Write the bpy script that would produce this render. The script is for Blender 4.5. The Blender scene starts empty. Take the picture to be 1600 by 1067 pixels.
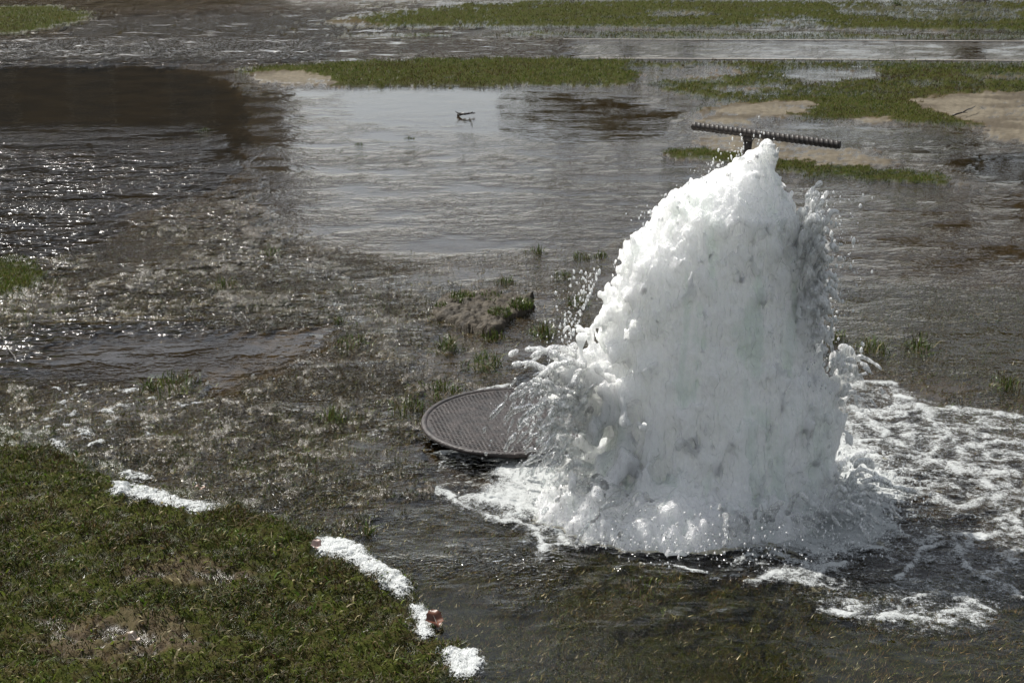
import bpy, bmesh, math, random
import numpy as np
from mathutils import Vector, Matrix

R = math.radians
sc = bpy.context.scene
COL = sc.collection

# ------------------------------------------------------------------ camera
CAM_H, PITCH, F = 1.6, R(17.0), 2222.0
cam_d = bpy.data.cameras.new('camera')
cam_d.sensor_width = 36.0
cam_d.lens = F / 1600.0 * 36.0
cam_d.clip_start, cam_d.clip_end = 0.05, 2000.0
cam = bpy.data.objects.new('camera', cam_d)
COL.objects.link(cam)
cam.location = (0, 0, CAM_H)
cam.rotation_euler = (math.pi / 2 - PITCH, 0, 0)
sc.camera = cam

# ------------------------------------------------------------------ sky, sun, exposure
SUN_AZ, SUN_EL = R(-45.0), R(48.0)
world = bpy.data.worlds.new('World')
sc.world = world
world.use_nodes = True
wn = world.node_tree
bg = wn.nodes['Background']
sky = wn.nodes.new('ShaderNodeTexSky')
sky.sky_type = 'NISHITA'
sky.sun_disc = False
sky.sun_elevation = SUN_EL
sky.sun_rotation = SUN_AZ
sky.air_density = 1.0
sky.dust_density = 1.5
hsv = wn.nodes.new('ShaderNodeHueSaturation')          # thin high cloud: a paler sky
hsv.inputs['Saturation'].default_value = 0.45
wn.links.new(sky.outputs[0], hsv.inputs['Color'])
veil = wn.nodes.new('ShaderNodeMix')                       # even veil of thin cloud over the whole sky
veil.data_type = 'RGBA'
veil.blend_type = 'ADD'
veil.inputs[0].default_value = 1.0
veil.inputs[7].default_value = (1.30, 1.36, 1.40, 1)
wn.links.new(hsv.outputs[0], veil.inputs[6])
wn.links.new(veil.outputs[2], bg.inputs[0])
bg.inputs[1].default_value = 0.075
sun_d = bpy.data.lights.new('sun', 'SUN')
sun_d.energy = 5.0
sun_d.angle = R(0.5)
sun_d.color = (1.0, 0.965, 0.9)
sun = bpy.data.objects.new('sun', sun_d)
COL.objects.link(sun)
S_DIR = Vector((math.sin(SUN_AZ) * math.cos(SUN_EL), math.cos(SUN_AZ) * math.cos(SUN_EL), math.sin(SUN_EL)))
sun.rotation_euler = S_DIR.to_track_quat('Z', 'Y').to_euler()
sun.location = S_DIR * 30
sc.view_settings.view_transform = 'Standard'
sc.view_settings.look = 'None'
sc.view_settings.exposure = 0.52
sc.view_settings.gamma = 1.0
sc.view_settings.use_curve_mapping = False
sc.cycles.transparent_max_bounces = 16
sc.cycles.max_bounces = 10
sc.cycles.use_denoising = True
sc.cycles.use_adaptive_sampling = False
sc.cycles.sample_clamp_direct = 40.0
sc.cycles.sample_clamp_indirect = 6.0
sc.cycles.caustics_reflective = False
sc.cycles.caustics_refractive = False

# ------------------------------------------------------------------ maths helpers
rng = np.random.default_rng(7)
random.seed(7)
cp, sp = math.cos(PITCH), math.sin(PITCH)


def ray(px, py):
    a = (px - 800.0) / F
    b = (533.5 - py) / F
    return a, cp + b * sp, -sp + b * cp


def at(px, py, z=0.0):
    dx, dy, dz = ray(px, py)
    t = (z - CAM_H) / dz
    return Vector((dx * t, dy * t, z))


def at_y(px, py, y):
    dx, dy, dz = ray(px, py)
    t = y / dy
    return Vector((dx * t, y, CAM_H + dz * t))


def project(x, y, z=0.0):
    zz = z - CAM_H
    f = y * cp - zz * sp
    u = y * sp + zz * cp
    f = np.maximum(f, 0.05)
    return 800 + F * x / f, 533.5 - F * u / f


def smooth(a, b, x):
    t = np.clip((x - a) / (b - a), 0, 1)
    return t * t * (3 - 2 * t)


_perm = np.random.default_rng(3).integers(0, 2 ** 31, 4096)
_gr = np.random.default_rng(4).normal(size=(4096, 3)).astype(np.float32)
_gr /= np.linalg.norm(_gr, axis=1)[:, None]


def _h(i, j, k):
    h = (i * 73856093) ^ (j * 19349663) ^ (k * 83492791)
    return (h ^ (h >> 13)) & 4095


def perlin(x, y, z=None, s=1.0, seed=0):
    x = np.asarray(x, np.float32) / s + 37.3 + seed * 11.7
    y = np.asarray(y, np.float32) / s + 91.1 + seed * 5.3
    z = (np.zeros_like(x) if z is None else np.asarray(z, np.float32) / s) + 13.7 + seed * 3.1
    xi, yi, zi = np.floor(x).astype(np.int64), np.floor(y).astype(np.int64), np.floor(z).astype(np.int64)
    fx, fy, fz = (x - xi).astype(np.float32), (y - yi).astype(np.float32), (z - zi).astype(np.float32)
    u, v, w = [t * t * t * (t * (t * 6 - 15) + 10) for t in (fx, fy, fz)]
    out = 0
    for a in (0, 1):
        wa = u if a else 1 - u
        for b in (0, 1):
            wb = wa * (v if b else 1 - v)
            for c in (0, 1):
                g = _gr[_h(xi + a, yi + b, zi + c)]
                d = g[..., 0] * (fx - a) + g[..., 1] * (fy - b) + g[..., 2] * (fz - c)
                out = out + wb * (w if c else 1 - w) * d
    return out * 1.6


def fbm(x, y, z=None, s=1.0, o=3, seed=0):
    r, a, t = 0, 1.0, 0
    for k in range(o):
        r = r + a * perlin(x, y, z, s / 2 ** k, seed + k * 7)
        t += a
        a *= 0.55
    return r / t


# ------------------------------------------------------------------ object helpers
def tag(o, label=None, cat=None, group=None, kind=None):
    for k, v in (('label', label), ('category', cat), ('group', group), ('kind', kind)):
        if v:
            o[k] = v
    return o


def link(name, me, mat=None, parent=None):
    o = bpy.data.objects.new(name, me)
    COL.objects.link(o)
    if mat:
        me.materials.append(mat)
    if parent:
        o.parent = parent
    return o


def empty(name, loc=(0, 0, 0)):
    o = bpy.data.objects.new(name, None)
    o.empty_display_size = 0.1
    COL.objects.link(o)
    o.location = loc
    return o


def mesh_np(name, V, faces, sm=True, attrs=None, cols=None):
    """faces: (n,k) array, or list of such arrays with mixed k"""
    me = bpy.data.meshes.new(name)
    if not isinstance(faces, list):
        faces = [faces]
    faces = [f for f in faces if len(f)]
    me.vertices.add(len(V))
    me.vertices.foreach_set('co', np.asarray(V, np.float32).ravel())
    nl = sum(f.size for f in faces)
    nf = sum(len(f) for f in faces)
    me.loops.add(nl)
    me.loops.foreach_set('vertex_index', np.concatenate([f.ravel() for f in faces]).astype(np.int32))
    me.polygons.add(nf)
    tot = np.concatenate([np.full(len(f), f.shape[1], np.int32) for f in faces])
    start = np.concatenate([[0], np.cumsum(tot)[:-1]]).astype(np.int32)
    me.polygons.foreach_set('loop_start', start)
    me.polygons.foreach_set('loop_total', tot)
    me.polygons.foreach_set('use_smooth', np.full(nf, sm, bool))
    for k, v in (attrs or {}).items():
        a = me.attributes.new(k, 'FLOAT', 'POINT')
        a.data.foreach_set('value', np.asarray(v, np.float32).ravel())
    for k, v in (cols or {}).items():
        a = me.attributes.new(k, 'FLOAT_COLOR', 'POINT')
        c = np.ones((len(V), 4), np.float32)
        c[:, :3] = v
        a.data.foreach_set('color', c.ravel())
    me.update(calc_edges=True)
    me.validate()
    return me


def grid_faces(nr, nc, keep=None):
    i = np.arange(nr - 1)[:, None] * nc + np.arange(nc - 1)[None, :]
    f = np.stack([i, i + 1, i + nc + 1, i + nc], -1).reshape(-1, 4)
    if keep is not None:
        f = f[keep.ravel()]
    return f


def compact(V, f, extra):
    used = np.unique(f)
    m = np.zeros(len(V), np.int64)
    m[used] = np.arange(len(used))
    return V[used], m[f], [e[used] for e in extra]


def tube(bm, pts, rads, seg=10, cap=True):
    rings = []
    n = len(pts)
    ref = None
    for i, p in enumerate(pts):
        p = Vector(p)
        d = (Vector(pts[min(i + 1, n - 1)]) - Vector(pts[max(i - 1, 0)])).normalized()
        if ref is None:
            ref = d.orthogonal().normalized()
        ref = (ref - d * ref.dot(d)).normalized()
        b = d.cross(ref)
        rings.append([bm.verts.new(p + (ref * math.cos(t) + b * math.sin(t)) * rads[i]) for t in [2 * math.pi * k / seg for k in range(seg)]])
    for a, b in zip(rings, rings[1:]):
        for k in range(seg):
            bm.faces.new((a[k], a[(k + 1) % seg], b[(k + 1) % seg], b[k]))
    if cap:
        bm.faces.new(rings[0][::-1])
        bm.faces.new(rings[-1])


def bm_obj(name, bm, mat, parent=None, sm=True):
    me = bpy.data.meshes.new(name)
    bm.normal_update()
    bm.to_mesh(me)
    bm.free()
    for p in me.polygons:
        p.use_smooth = sm
    return link(name, me, mat, parent)


# ------------------------------------------------------------------ node helpers
class NT:
    def __init__(s, name):
        s.m = bpy.data.materials.new(name)
        s.m.use_nodes = True
        s.t = s.m.node_tree
        s.t.nodes.clear()
        s.out = s.t.nodes.new('ShaderNodeOutputMaterial')

    def n(s, typ, ins=None, **kw):
        nd = s.t.nodes.new('ShaderNode' + typ)
        for k, v in kw.items():
            setattr(nd, k, v)
        for k, v in (ins or {}).items():
            if hasattr(v, 'outputs'):
                v = v.outputs[0]
            if isinstance(v, bpy.types.NodeSocket):
                s.t.links.new(v, nd.inputs[k])
            else:
                nd.inputs[k].default_value = v
        return nd

    def attr(s, name):
        return s.n('Attribute', attribute_name=name).outputs['Fac']

    def acol(s, name):
        return s.n('Attribute', attribute_name=name).outputs['Color']

    def math(s, op, a, b=0.0, c=0.0, clamp=False):
        return s.n('Math', {0: a, 1: b, 2: c}, operation=op, use_clamp=clamp).outputs[0]

    def ramp(s, v, a, b, lo=0.0, hi=1.0):
        return s.n('MapRange', {0: v, 1: a, 2: b, 3: lo, 4: hi}, interpolation_type='SMOOTHSTEP').outputs[0]

    def mix(s, f, a, b):
        nd = s.n('Mix', data_type='RGBA')
        for k, v in ((0, f), (6, a), (7, b)):
            if hasattr(v, 'outputs'):
                v = v.outputs[0]
            if isinstance(v, bpy.types.NodeSocket):
                s.t.links.new(v, nd.inputs[k])
            elif k == 0:
                nd.inputs[0].default_value = v
            else:
                nd.inputs[k].default_value = (*v, 1)
        return nd.outputs[2]

    def coords(s, scale=(1, 1, 1), rot=(0, 0, 0)):
        tc = s.n('TexCoord')
        mp = s.n('Mapping', {0: tc.outputs['Object'], 'Scale': scale, 'Rotation': rot})
        return mp.outputs[0]

    def noise(s, vec, scale, detail=3.0, rough=0.55, dist=0.0):
        return s.n('TexNoise', {'Vector': vec, 'Scale': scale, 'Detail': detail, 'Roughness': rough, 'Distortion': dist}).outputs[0]

    def done(s, sh):
        s.t.links.new(sh if isinstance(sh, bpy.types.NodeSocket) else sh.outputs[0], s.out.inputs[0])
        return s.m


def mat_ground():
    t = NT('wet_ground')
    co = t.coords()
    n1 = t.noise(co, 3.0, 5)
    n2 = t.noise(co, 22.0, 5, 0.65)
    n3 = t.noise(co, 160.0, 3, 0.7)
    soil = t.mix(t.ramp(n2, 0.3, 0.7), (0.032, 0.022, 0.012), (0.120, 0.088, 0.050))
    soil = t.mix(t.ramp(n3, 0.45, 0.75, 0, 0.6), soil, (0.13, 0.11, 0.085))
    turf = t.mix(t.ramp(n3, 0.35, 0.7), (0.020, 0.027, 0.005), (0.060, 0.066, 0.016))
    turf = t.mix(t.ramp(n2, 0.45, 0.65, 0, 0.6), turf, (0.050, 0.036, 0.019))
    sand = t.mix(t.ramp(n2, 0.3, 0.75), (0.100, 0.086, 0.062), (0.175, 0.152, 0.112))
    sand = t.mix(t.ramp(n3, 0.3, 0.7, 0, 0.5), sand, (0.14, 0.118, 0.09))
    sand = t.mix(t.ramp(t.noise(co, 1.7, 4, 0.6), 0.42, 0.62, 0.0, 0.75), sand, (0.055, 0.044, 0.031))
    g = t.attr('turf')
    c = t.mix(t.ramp(t.math('ADD', g, t.math('MULTIPLY', t.math('SUBTRACT', n2, 0.5), 0.9)), 0.3, 0.6), soil, turf)
    s_ = t.attr('sand')
    c = t.mix(t.ramp(t.math('ADD', s_, t.math('MULTIPLY', t.math('SUBTRACT', n2, 0.5), 0.6)), 0.35, 0.6), c, sand)
    c = t.mix(t.attr('mud'), c, t.mix(t.ramp(n1, 0.35, 0.65), (0.026, 0.021, 0.015), (0.044, 0.035, 0.025)))
    wet = t.attr('wet')
    dk = t.n('HueSaturation', {'Value': 0.5, 'Color': c}).outputs[0]
    c = t.mix(t.math('MULTIPLY', wet, 0.9), c, dk)
    rough = t.ramp(wet, 0.0, 1.0, 0.95, 0.22)
    hh = t.math('ADD', t.math('MULTIPLY', n2, 0.6), t.math('MULTIPLY', n3, 0.35))
    b = t.n('Bump', {'Strength': 0.8, 'Distance': 0.012, 'Height': hh})
    p = t.n('BsdfPrincipled', {'Base Color': c, 'Roughness': rough, 'Normal': b, 'IOR': 1.38,
                               'Specular IOR Level': t.math('MULTIPLY', t.ramp(wet, 0, 1, 0.15, 0.75), t.attr('bare'))})
    return t.done(p)


def mat_water():
    t = NT('flood_water')
    co = t.coords()
    chop = t.attr('chop')
    # ripples running across the flow, finer chop on top, with a lattice of small wavelets
    flow = t.coords((1.0, 1.25, 1.0), (0, 0, R(12)))
    flow2 = t.coords((1.0, 1.35, 1.0), (0, 0, R(-24)))
    a = t.noise(flow, 9.0, 2, 0.5, 0.6)
    b_ = t.noise(flow2, 24.0, 1, 0.5, 0.8)
    d = t.noise(co, 95.0, 0, 0.5, 0.2)
    e = t.noise(t.coords((1, 1.5, 1), (0, 0, R(8))), 48.0, 1, 0.6, 0.4)
    h = t.math('ADD', t.math('MULTIPLY', a, 0.32), t.math('MULTIPLY', b_, 0.55))
    h = t.math('ADD', h, t.math('MULTIPLY', t.math('ADD', t.math('MULTIPLY', d, 0.55), e), t.math('MULTIPLY', t.attr('grit'), 0.50)))
    patch = t.ramp(t.noise(t.coords((1, 1.5, 1)), 1.9, 4, 0.6), 0.36, 0.66, 0.15, 1.7)
    hd = t.math('MULTIPLY', h, t.math('MULTIPLY', chop, patch))
    big = t.noise(t.coords((1.6, 0.9, 1.0), (0, 0, R(-10))), 4.2, 2, 0.6, 0.8)      # steep little standing waves where the flood runs fast
    hd = t.math('ADD', hd, t.math('MULTIPLY', t.math('MULTIPLY', big, t.attr('swell')), t.math('MULTIPLY', patch, 9.0)))
    vast = t.noise(t.coords((1.5, 0.9, 1.0), (0, 0, R(-10))), 2.0, 2, 0.6, 0.8)
    hd = t.math('ADD', hd, t.math('MULTIPLY', t.math('MULTIPLY', vast, t.attr('surge')), t.math('MULTIPLY', patch, 42.0)))
    bp = t.n('Bump', {'Strength': 1.0, 'Distance': 0.016, 'Height': hd})
    fr = t.n('Fresnel', {'IOR': 1.33, 'Normal': bp})
    tr = t.n('BsdfTransparent', {'Color': (0.90, 0.85, 0.70, 1)})
    gl = t.n('BsdfGlossy', {'Color': (1, 1, 1, 1), 'Roughness': t.math('ADD', t.ramp(chop, 0.5, 3.6, 0.04, 0.10), t.math('ADD', t.math('MULTIPLY', t.attr('surge'), 0.20), t.math('MULTIPLY', t.attr('swell'), 0.12))), 'Normal': bp})
    m = t.n('MixShader', {0: fr, 1: tr, 2: gl})
    return t.done(m)


def mat_blades(name, rough=0.5, trans=0.25, spec=0.5):
    t = NT(name)
    c = t.acol('tint')
    p = t.n('BsdfPrincipled', {'Base Color': c, 'Roughness': rough, 'Specular IOR Level': spec})
    tl = t.n('BsdfTranslucent', {'Color': c})
    return t.done(t.n('MixShader', {0: trans, 1: p, 2: tl}))


def mat_froth():
    t = NT('churning_froth')
    st = t.coords((1.0, 1.0, 0.28))
    co = t.coords()
    n1 = t.noise(co, 7.0, 3, 0.5)
    n2 = t.noise(st, 90.0, 4, 0.65, 0.3)
    n3 = t.noise(st, 260.0, 3, 0.7)
    vo = t.n('TexVoronoi', {'Vector': st, 'Scale': 150.0}, feature='F1').outputs['Distance']
    n5 = t.noise(t.coords((1, 1, .12)), 130.0, 3, .6)
    veil = t.noise(t.coords((1, 1, .22)), 13.0, 3, .55, .6)
    hh = t.math('ADD', t.math('MULTIPLY', n2, 0.8), t.math('ADD', t.math('MULTIPLY', n3, 0.5), t.math('MULTIPLY', vo, 0.35)))
    hh = t.math('ADD', hh, t.math('MULTIPLY', n5, 0.7))
    b = t.n('Bump', {'Strength': 1.0, 'Distance': 0.012, 'Height': hh})
    c = t.mix(t.ramp(n1, 0.35, 0.7), (0.99, 0.99, 0.985), (0.94, 0.96, 0.94))
    c = t.mix(t.ramp(veil, 0.48, 0.66, 0, 0.85), c, (0.80, 0.84, 0.81))
    c = t.mix(t.ramp(n2, 0.55, 0.75, 0, 0.25), c, (0.72, 0.77, 0.74))
    fine = t.n('Bump', {'Strength': 1.0, 'Distance': 0.006, 'Height': t.math('ADD', n3, n2)})
    p = t.n('BsdfPrincipled', {'Base Color': c, 'Roughness': 0.16, 'Normal': b, 'IOR': 1.33, 'Coat Weight': 0.8, 'Coat Roughness': 0.08,
                               'Coat IOR': 1.33, 'Coat Normal': fine,
                               'Subsurface Weight': 0.75, 'Subsurface Radius': (1.03, 1.05, 1.0), 'Subsurface Scale': 0.24})
    # clear films at the torn rims and in the thrown ligaments
    clear = t.math('ADD', t.attr('clear'), t.math('MULTIPLY', t.math('SUBTRACT', n2, 0.5), 0.9))
    fr = t.n('Fresnel', {'IOR': 1.33, 'Normal': b})
    g = t.n('MixShader', {0: t.math('ADD', t.math('MULTIPLY', fr, 1.0), 0.06, clamp=True), 1: t.n('BsdfTransparent', {'Color': (0.93, 0.95, 0.95, 1)}),
                          2: t.n('BsdfGlossy', {'Roughness': 0.08, 'Normal': b})})
    return t.done(t.n('MixShader', {0: t.ramp(clear, 0.35, 0.75), 1: p, 2: g}))


def mat_droplet():
    t = NT('thrown_droplets')
    b = t.n('Bump', {'Strength': 0.4, 'Distance': 0.004, 'Height': t.noise(t.coords(), 200.0, 2)})
    fr = t.n('Fresnel', {'IOR': 1.33, 'Normal': b})
    g = t.n('MixShader', {0: t.math('ADD', fr, 0.08, clamp=True), 1: t.n('BsdfTransparent', {'Color': (0.9, 0.93, 0.93, 1)}),
                          2: t.n('BsdfGlossy', {'Roughness': 0.1, 'Normal': b})})
    p = t.n('BsdfPrincipled', {'Base Color': (0.9, 0.92, 0.92, 1), 'Roughness': 0.2, 'IOR': 1.33, 'Subsurface Weight': 1.0,
                               'Subsurface Radius': (1, 1, 1), 'Subsurface Scale': 0.01, 'Normal': b})
    return t.done(t.n('MixShader', {0: 0.45, 1: p, 2: g}))


def mat_foam(name, lo=0.42, hi=0.60, cell=240.0):
    t = NT(name)
    co = t.coords()
    vo = t.n('TexVoronoi', {'Vector': co, 'Scale': cell}, feature='DISTANCE_TO_EDGE').outputs['Distance']
    wall = t.ramp(vo, 0.02, 0.20, 1.0, 0.0)
    n = t.noise(co, 45.0, 4, 0.7, 0.5)
    n2 = t.noise(co, 300.0, 2, 0.6)
    f = t.attr('foam')
    v = t.math('ADD', f, t.math('MULTIPLY', t.math('SUBTRACT', n, 0.5), 0.75))
    v = t.math('ADD', v, t.math('MULTIPLY', t.math('SUBTRACT', wall, 0.5), 0.30))
    v = t.math('ADD', v, t.math('MULTIPLY', t.math('SUBTRACT', t.noise(co, 130.0, 3, 0.65), 0.5), 1.15))
    al = t.ramp(v, lo, hi)
    hh = t.math('ADD', t.math('MULTIPLY', n, 0.8), t.math('ADD', t.math('MULTIPLY', wall, 0.25), t.math('MULTIPLY', n2, 0.25)))
    b = t.n('Bump', {'Strength': 1.0, 'Distance': 0.014, 'Height': hh})
    p = t.n('BsdfPrincipled', {'Base Color': (0.60, 0.62, 0.615, 1), 'Roughness': 0.35, 'Normal': b, 'IOR': 1.33,
                               'Subsurface Weight': 0.6, 'Subsurface Radius': (1, 1, 1), 'Subsurface Scale': 0.01})
    return t.done(t.n('MixShader', {0: al, 1: t.n('BsdfTransparent'), 2: p}))


def mat_simple(name, c1, c2, scale=30.0, rough=0.6, bump=0.3, dist=0.004, metal=0.0, spec=0.5, stretch=(1, 1, 1)):
    t = NT(name)
    co = t.coords(stretch)
    n = t.noise(co, scale, 5, 0.65)
    n2 = t.noise(co, scale * 7, 3, 0.6)
    c = t.mix(t.ramp(n, 0.3, 0.7), c1, c2)
    b = t.n('Bump', {'Strength': bump, 'Distance': dist, 'Height': t.math('ADD', n, t.math('MULTIPLY', n2, 0.5))})
    return t.done(t.n('BsdfPrincipled', {'Base Color': c, 'Roughness': rough, 'Normal': b, 'Metallic': metal, 'Specular IOR Level': spec}))


M_GROUND, M_WATER = mat_ground(), mat_water()
M_GRASS = mat_blades('short_grass', 0.55, 0.35, 0.22)
M_WETGRASS = mat_blades('soaked_grass', 0.36, 0.1, 0.3)
M_FROTH, M_DROP = mat_froth(), mat_droplet()
M_FOAM = mat_foam('lace_foam', .34, .92)
M_FOAMP = mat_foam('settled_foam', 0.48, 0.80, 150.0)
M_IRON = mat_simple('wet_cast_iron', (0.010, 0.008, 0.0075), (0.044, 0.034, 0.031), 30, 0.42, 1.0, 0.005, 0.0, 0.35)
M_REBAR = mat_simple('dark_steel_bar', (0.010, 0.008, 0.007), (0.030, 0.021, 0.016), 60, 0.55, 0.6, 0.001, 0.0, 0.4)
M_SOIL = mat_simple('clod_soil', (0.018, 0.014, 0.009), (0.070, 0.056, 0.038), 22, 0.75, 1.0, 0.010, 0, 0.3)
M_BARK = mat_simple('bark', (0.03, 0.022, 0.016), (0.08, 0.06, 0.045), 12, 0.85, 0.8, 0.01)
M_TWIG = mat_simple('wet_twig', (0.015, 0.011, 0.008), (0.04, 0.03, 0.02), 60, 0.4, 0.5, 0.002)
M_KERB = mat_simple('kerb_concrete', (0.22, 0.20, 0.17), (0.36, 0.33, 0.29), 15, 0.7, 0.3, 0.003)

# ------------------------------------------------------------------ maps of the place, as areas of the ground
W4, H4, MX, MY = 520, 330, -240, -40      # 4-pixel cells
gx, gy = np.meshgrid(MX + 4 * np.arange(W4), MY + 4 * np.arange(H4))


def inside(poly):
    p = np.asarray(poly, float)
    r = np.zeros(gx.shape, bool)
    j = len(p) - 1
    for i in range(len(p)):
        c = ((p[i, 1] > gy) != (p[j, 1] > gy))
        xx = (p[j, 0] - p[i, 0]) * (gy - p[i, 1]) / (p[j, 1] - p[i, 1] + 1e-9) + p[i, 0]
        r ^= c & (gx < xx)
        j = i
    return r


def blur(a, n):
    for _ in range(n):
        a = np.pad(a, 1, mode='edge')
        a = (a[1:-1, :-2] + 2 * a[1:-1, 1:-1] + a[1:-1, 2:]) / 4
        a = np.pad(a, 1, mode='edge')
        a = (a[:-2, 1:-1] + 2 * a[1:-1, 1:-1] + a[2:, 1:-1]) / 4
    return a


maps = {'H': np.full(gx.shape, -4.0), 'G': np.full(gx.shape, 0.30), 'S': np.zeros(gx.shape), 'C': np.full(gx.shape, 0.55),
        'R': np.full(gx.shape, 1.0), 'M': np.zeros(gx.shape), 'W': np.zeros(gx.shape)}


def area(poly, bl=2, **kw):
    m = blur(inside(poly).astype(float), bl)
    for k, v in kw.items():
        maps[k] = maps[k] * (1 - m) + v * m


# general zones
area([(-240, -40), (1840, -40), (1840, 100), (1000, 110), (400, 100), (-240, 110)], 1, H=-9, G=.2, C=.8, R=.9)
area([(-240, 58), (300, 54), (520, 58), (560, 96), (300, 96), (-240, 96)], 2, W=1.15)
area([(120, 26), (640, 10), (760, 30), (700, 60), (90, 60)], 4, W=.75)
area([(500, 60), (900, 62), (860, 90), (540, 98)], 4, W=.35)
area([(-240, 230), (300, 250), (420, 330), (260, 420), (100, 440), (-240, 430)], 14, W=.34)
area([(-240, 430), (350, 330), (560, 420), (500, 520), (200, 520), (-240, 640)], 10, W=.34)
# dark pool on the left
area([(-240, 98), (240, 98), (330, 118), (390, 150), (395, 215), (375, 265), (330, 300), (210, 330), (150, 395), (60, 400), (-240, 400)], 1,
     H=-45, G=0, C=.13, R=.5, M=1)
area([(-240, 215), (330, 205), (375, 265), (330, 330), (150, 395), (-240, 400)], 16, C=1.1)
# still channel in the middle
area([(380, 145), (520, 135), (800, 135), (1000, 150), (1075, 180), (1075, 215), (1060, 250), (1120, 290), (960, 380), (760, 390), (560, 380), (430, 330), (395, 250)], 2,
     H=-22, G=.05, C=.30, R=.5, M=.5)
area([(520, 140), (720, 138), (930, 150), (1060, 175), (1050, 215), (880, 225), (700, 200), (560, 185)], 2, C=.09, H=-30)
area([(400, 225), (1060, 240), (1100, 300), (960, 380), (760, 390), (560, 390), (430, 340)], 4, C=.50, R=.8, H=-10)
# right-hand sheet of ripples
area([(1270, 290), (1500, 280), (1600, 300), (1840, 320), (1840, 480), (1600, 450), (1420, 440), (1270, 430)], 3, H=-13, G=.1, C=.42, R=.6, M=.3)
area([(1270, 430), (1840, 460), (1840, 620), (1600, 620), (1330, 560)], 4, H=-7, G=.45, C=.35, R=1.0)
# rough wet turf in the middle left
area([(0, 420), (250, 350), (560, 400), (720, 430), (640, 600), (660, 780), (560, 830), (340, 790), (200, 740), (90, 690), (-240, 680), (-240, 470)], 4,
     H=-3.5, G=.4, C=1.35, R=1.25)
area([(60, 510), (300, 505), (420, 540), (330, 580), (250, 600), (60, 600), (-100, 560)], 3, H=-16, C=.45, R=.5, M=.8, G=.1)
area([(350, 520), (540, 510), (500, 545), (400, 590), (330, 620), (300, 600)], 3, H=-13, C=.30, R=.5, G=.1)
# submerged lawn along the bottom
area([(560, 840), (820, 800), (1000, 860), (1200, 900), (1840, 860), (1840, 1280), (700, 1280), (700, 1040), (660, 950)], 4,
     H=-20, G=.75, C=.26, R=.9, M=0)
area([(560, 860), (820, 820), (1000, 890), (1200, 930), (1840, 960), (1840, 1280), (700, 1280), (700, 1040)], 6, C=.17)
area([(620, 780), (840, 800), (900, 900), (800, 960), (680, 930), (570, 850)], 5, H=-13, G=.5, C=.34)
# dark basin in front of the jet
area([(900, 800), (1150, 840), (1250, 880), (1180, 900), (1000, 860), (900, 850)], 3, H=-60, G=.2, M=.4, C=.5)
area([(820, 560), (1280, 520), (1420, 640), (1600, 700), (1600, 880), (1350, 900), (1000, 850), (830, 780), (700, 780), (660, 700), (700, 690), (830, 700)], 3, H=-30, C=.8, M=.5, G=.2)
# lawn bottom left
LAWN_EDGE = [(-240, 655), (0, 672), (90, 685), (150, 712), (215, 735), (235, 768), (360, 790), (440, 800), (520, 822), (600, 880), (660, 930), (690, 990), (725, 1030), (740, 1090), (700, 1280), (-240, 1280)]
LAWN = [(-240, 672), (0, 690), (70, 697), (120, 722), (180, 748), (200, 775), (250, 795), (345, 806), (430, 815), (495, 838), (500, 872), (560, 905),
        (600, 932), (640, 952), (650, 985), (690, 1030), (705, 1090), (720, 1280), (-240, 1280)]
area(LAWN_EDGE, 4, H=1, G=.8, R=1.4, C=.25)
area(LAWN, 3, H=12, G=.85, C=.2, R=2.0, M=0)
area([(190, 880), (330, 870), (420, 900), (330, 930), (200, 925)], 5, G=.38)
area([(60, 970), (260, 950), (330, 1010), (200, 1050), (60, 1030)], 5, G=.38)
area([(-240, 400), (0, 405), (60, 415), (70, 435), (30, 460), (-240, 480)], 2, H=9, G=.8)
# banks beyond
area([(370, 112), (430, 103), (520, 98), (700, 90), (990, 93), (1000, 115), (985, 132), (800, 136), (620, 137), (520, 136), (440, 130)], 1, H=22, G=.95, R=1.9, C=.2)
area([(385, 118), (430, 112), (500, 120), (540, 132), (470, 136), (400, 126)], 2, S=1, G=0, H=10, R=.8)
area([(960, 93), (1600, 97), (1840, 99), (1840, 150), (1600, 152), (1440, 150), (1280, 160), (1180, 162), (1075, 150), (990, 120)], 1, H=10, G=.8, R=2.4, C=.3)
area([(1480, 118), (1600, 116), (1840, 118), (1840, 128), (1560, 128)], 1, H=-2, G=.3)
area([(1100, 138), (1220, 134), (1240, 142), (1120, 146)], 1, H=-1, G=.3)
area([(1400, 128), (1480, 132), (1440, 138)], 1, H=-1, G=.4)
area([(990, 108), (1120, 100), (1180, 112), (1120, 128), (1000, 128)], 1, H=-3, G=.3)
area([(1230, 112), (1370, 110), (1380, 122), (1250, 126)], 1, H=-18, G=.1, M=.6)
area([(1080, 170), (1180, 160), (1260, 150), (1600, 150), (1700, 200), (1500, 200), (1400, 190), (1300, 178), (1240, 185), (1090, 182)], 2, H=14, G=.7, R=1.2)
area([(1075, 182), (1120, 170), (1220, 162), (1270, 163), (1262, 176), (1200, 185), (1170, 197), (1090, 197)], 2, S=1, G=0, H=9, R=1.0)
area([(1240, 183), (1300, 175), (1350, 173), (1370, 184), (1300, 190), (1245, 190)], 1, H=16, G=.8, R=1)
area([(1290, 190), (1375, 186), (1400, 196), (1300, 200)], 1, S=.9, G=0, H=9, R=.4)
area([(1440, 155), (1530, 148), (1640, 148), (1840, 150), (1840, 235), (1620, 230), (1530, 220), (1540, 200), (1480, 180), (1440, 170)], 2, S=1, G=0, H=11, R=1.4)
area([(1175, 196), (1250, 190), (1400, 202), (1530, 215), (1600, 230), (1840, 240), (1840, 290), (1540, 290), (1500, 262), (1400, 235), (1280, 215)], 2, H=-12, G=.0, M=.8, C=.5, R=1)
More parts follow.
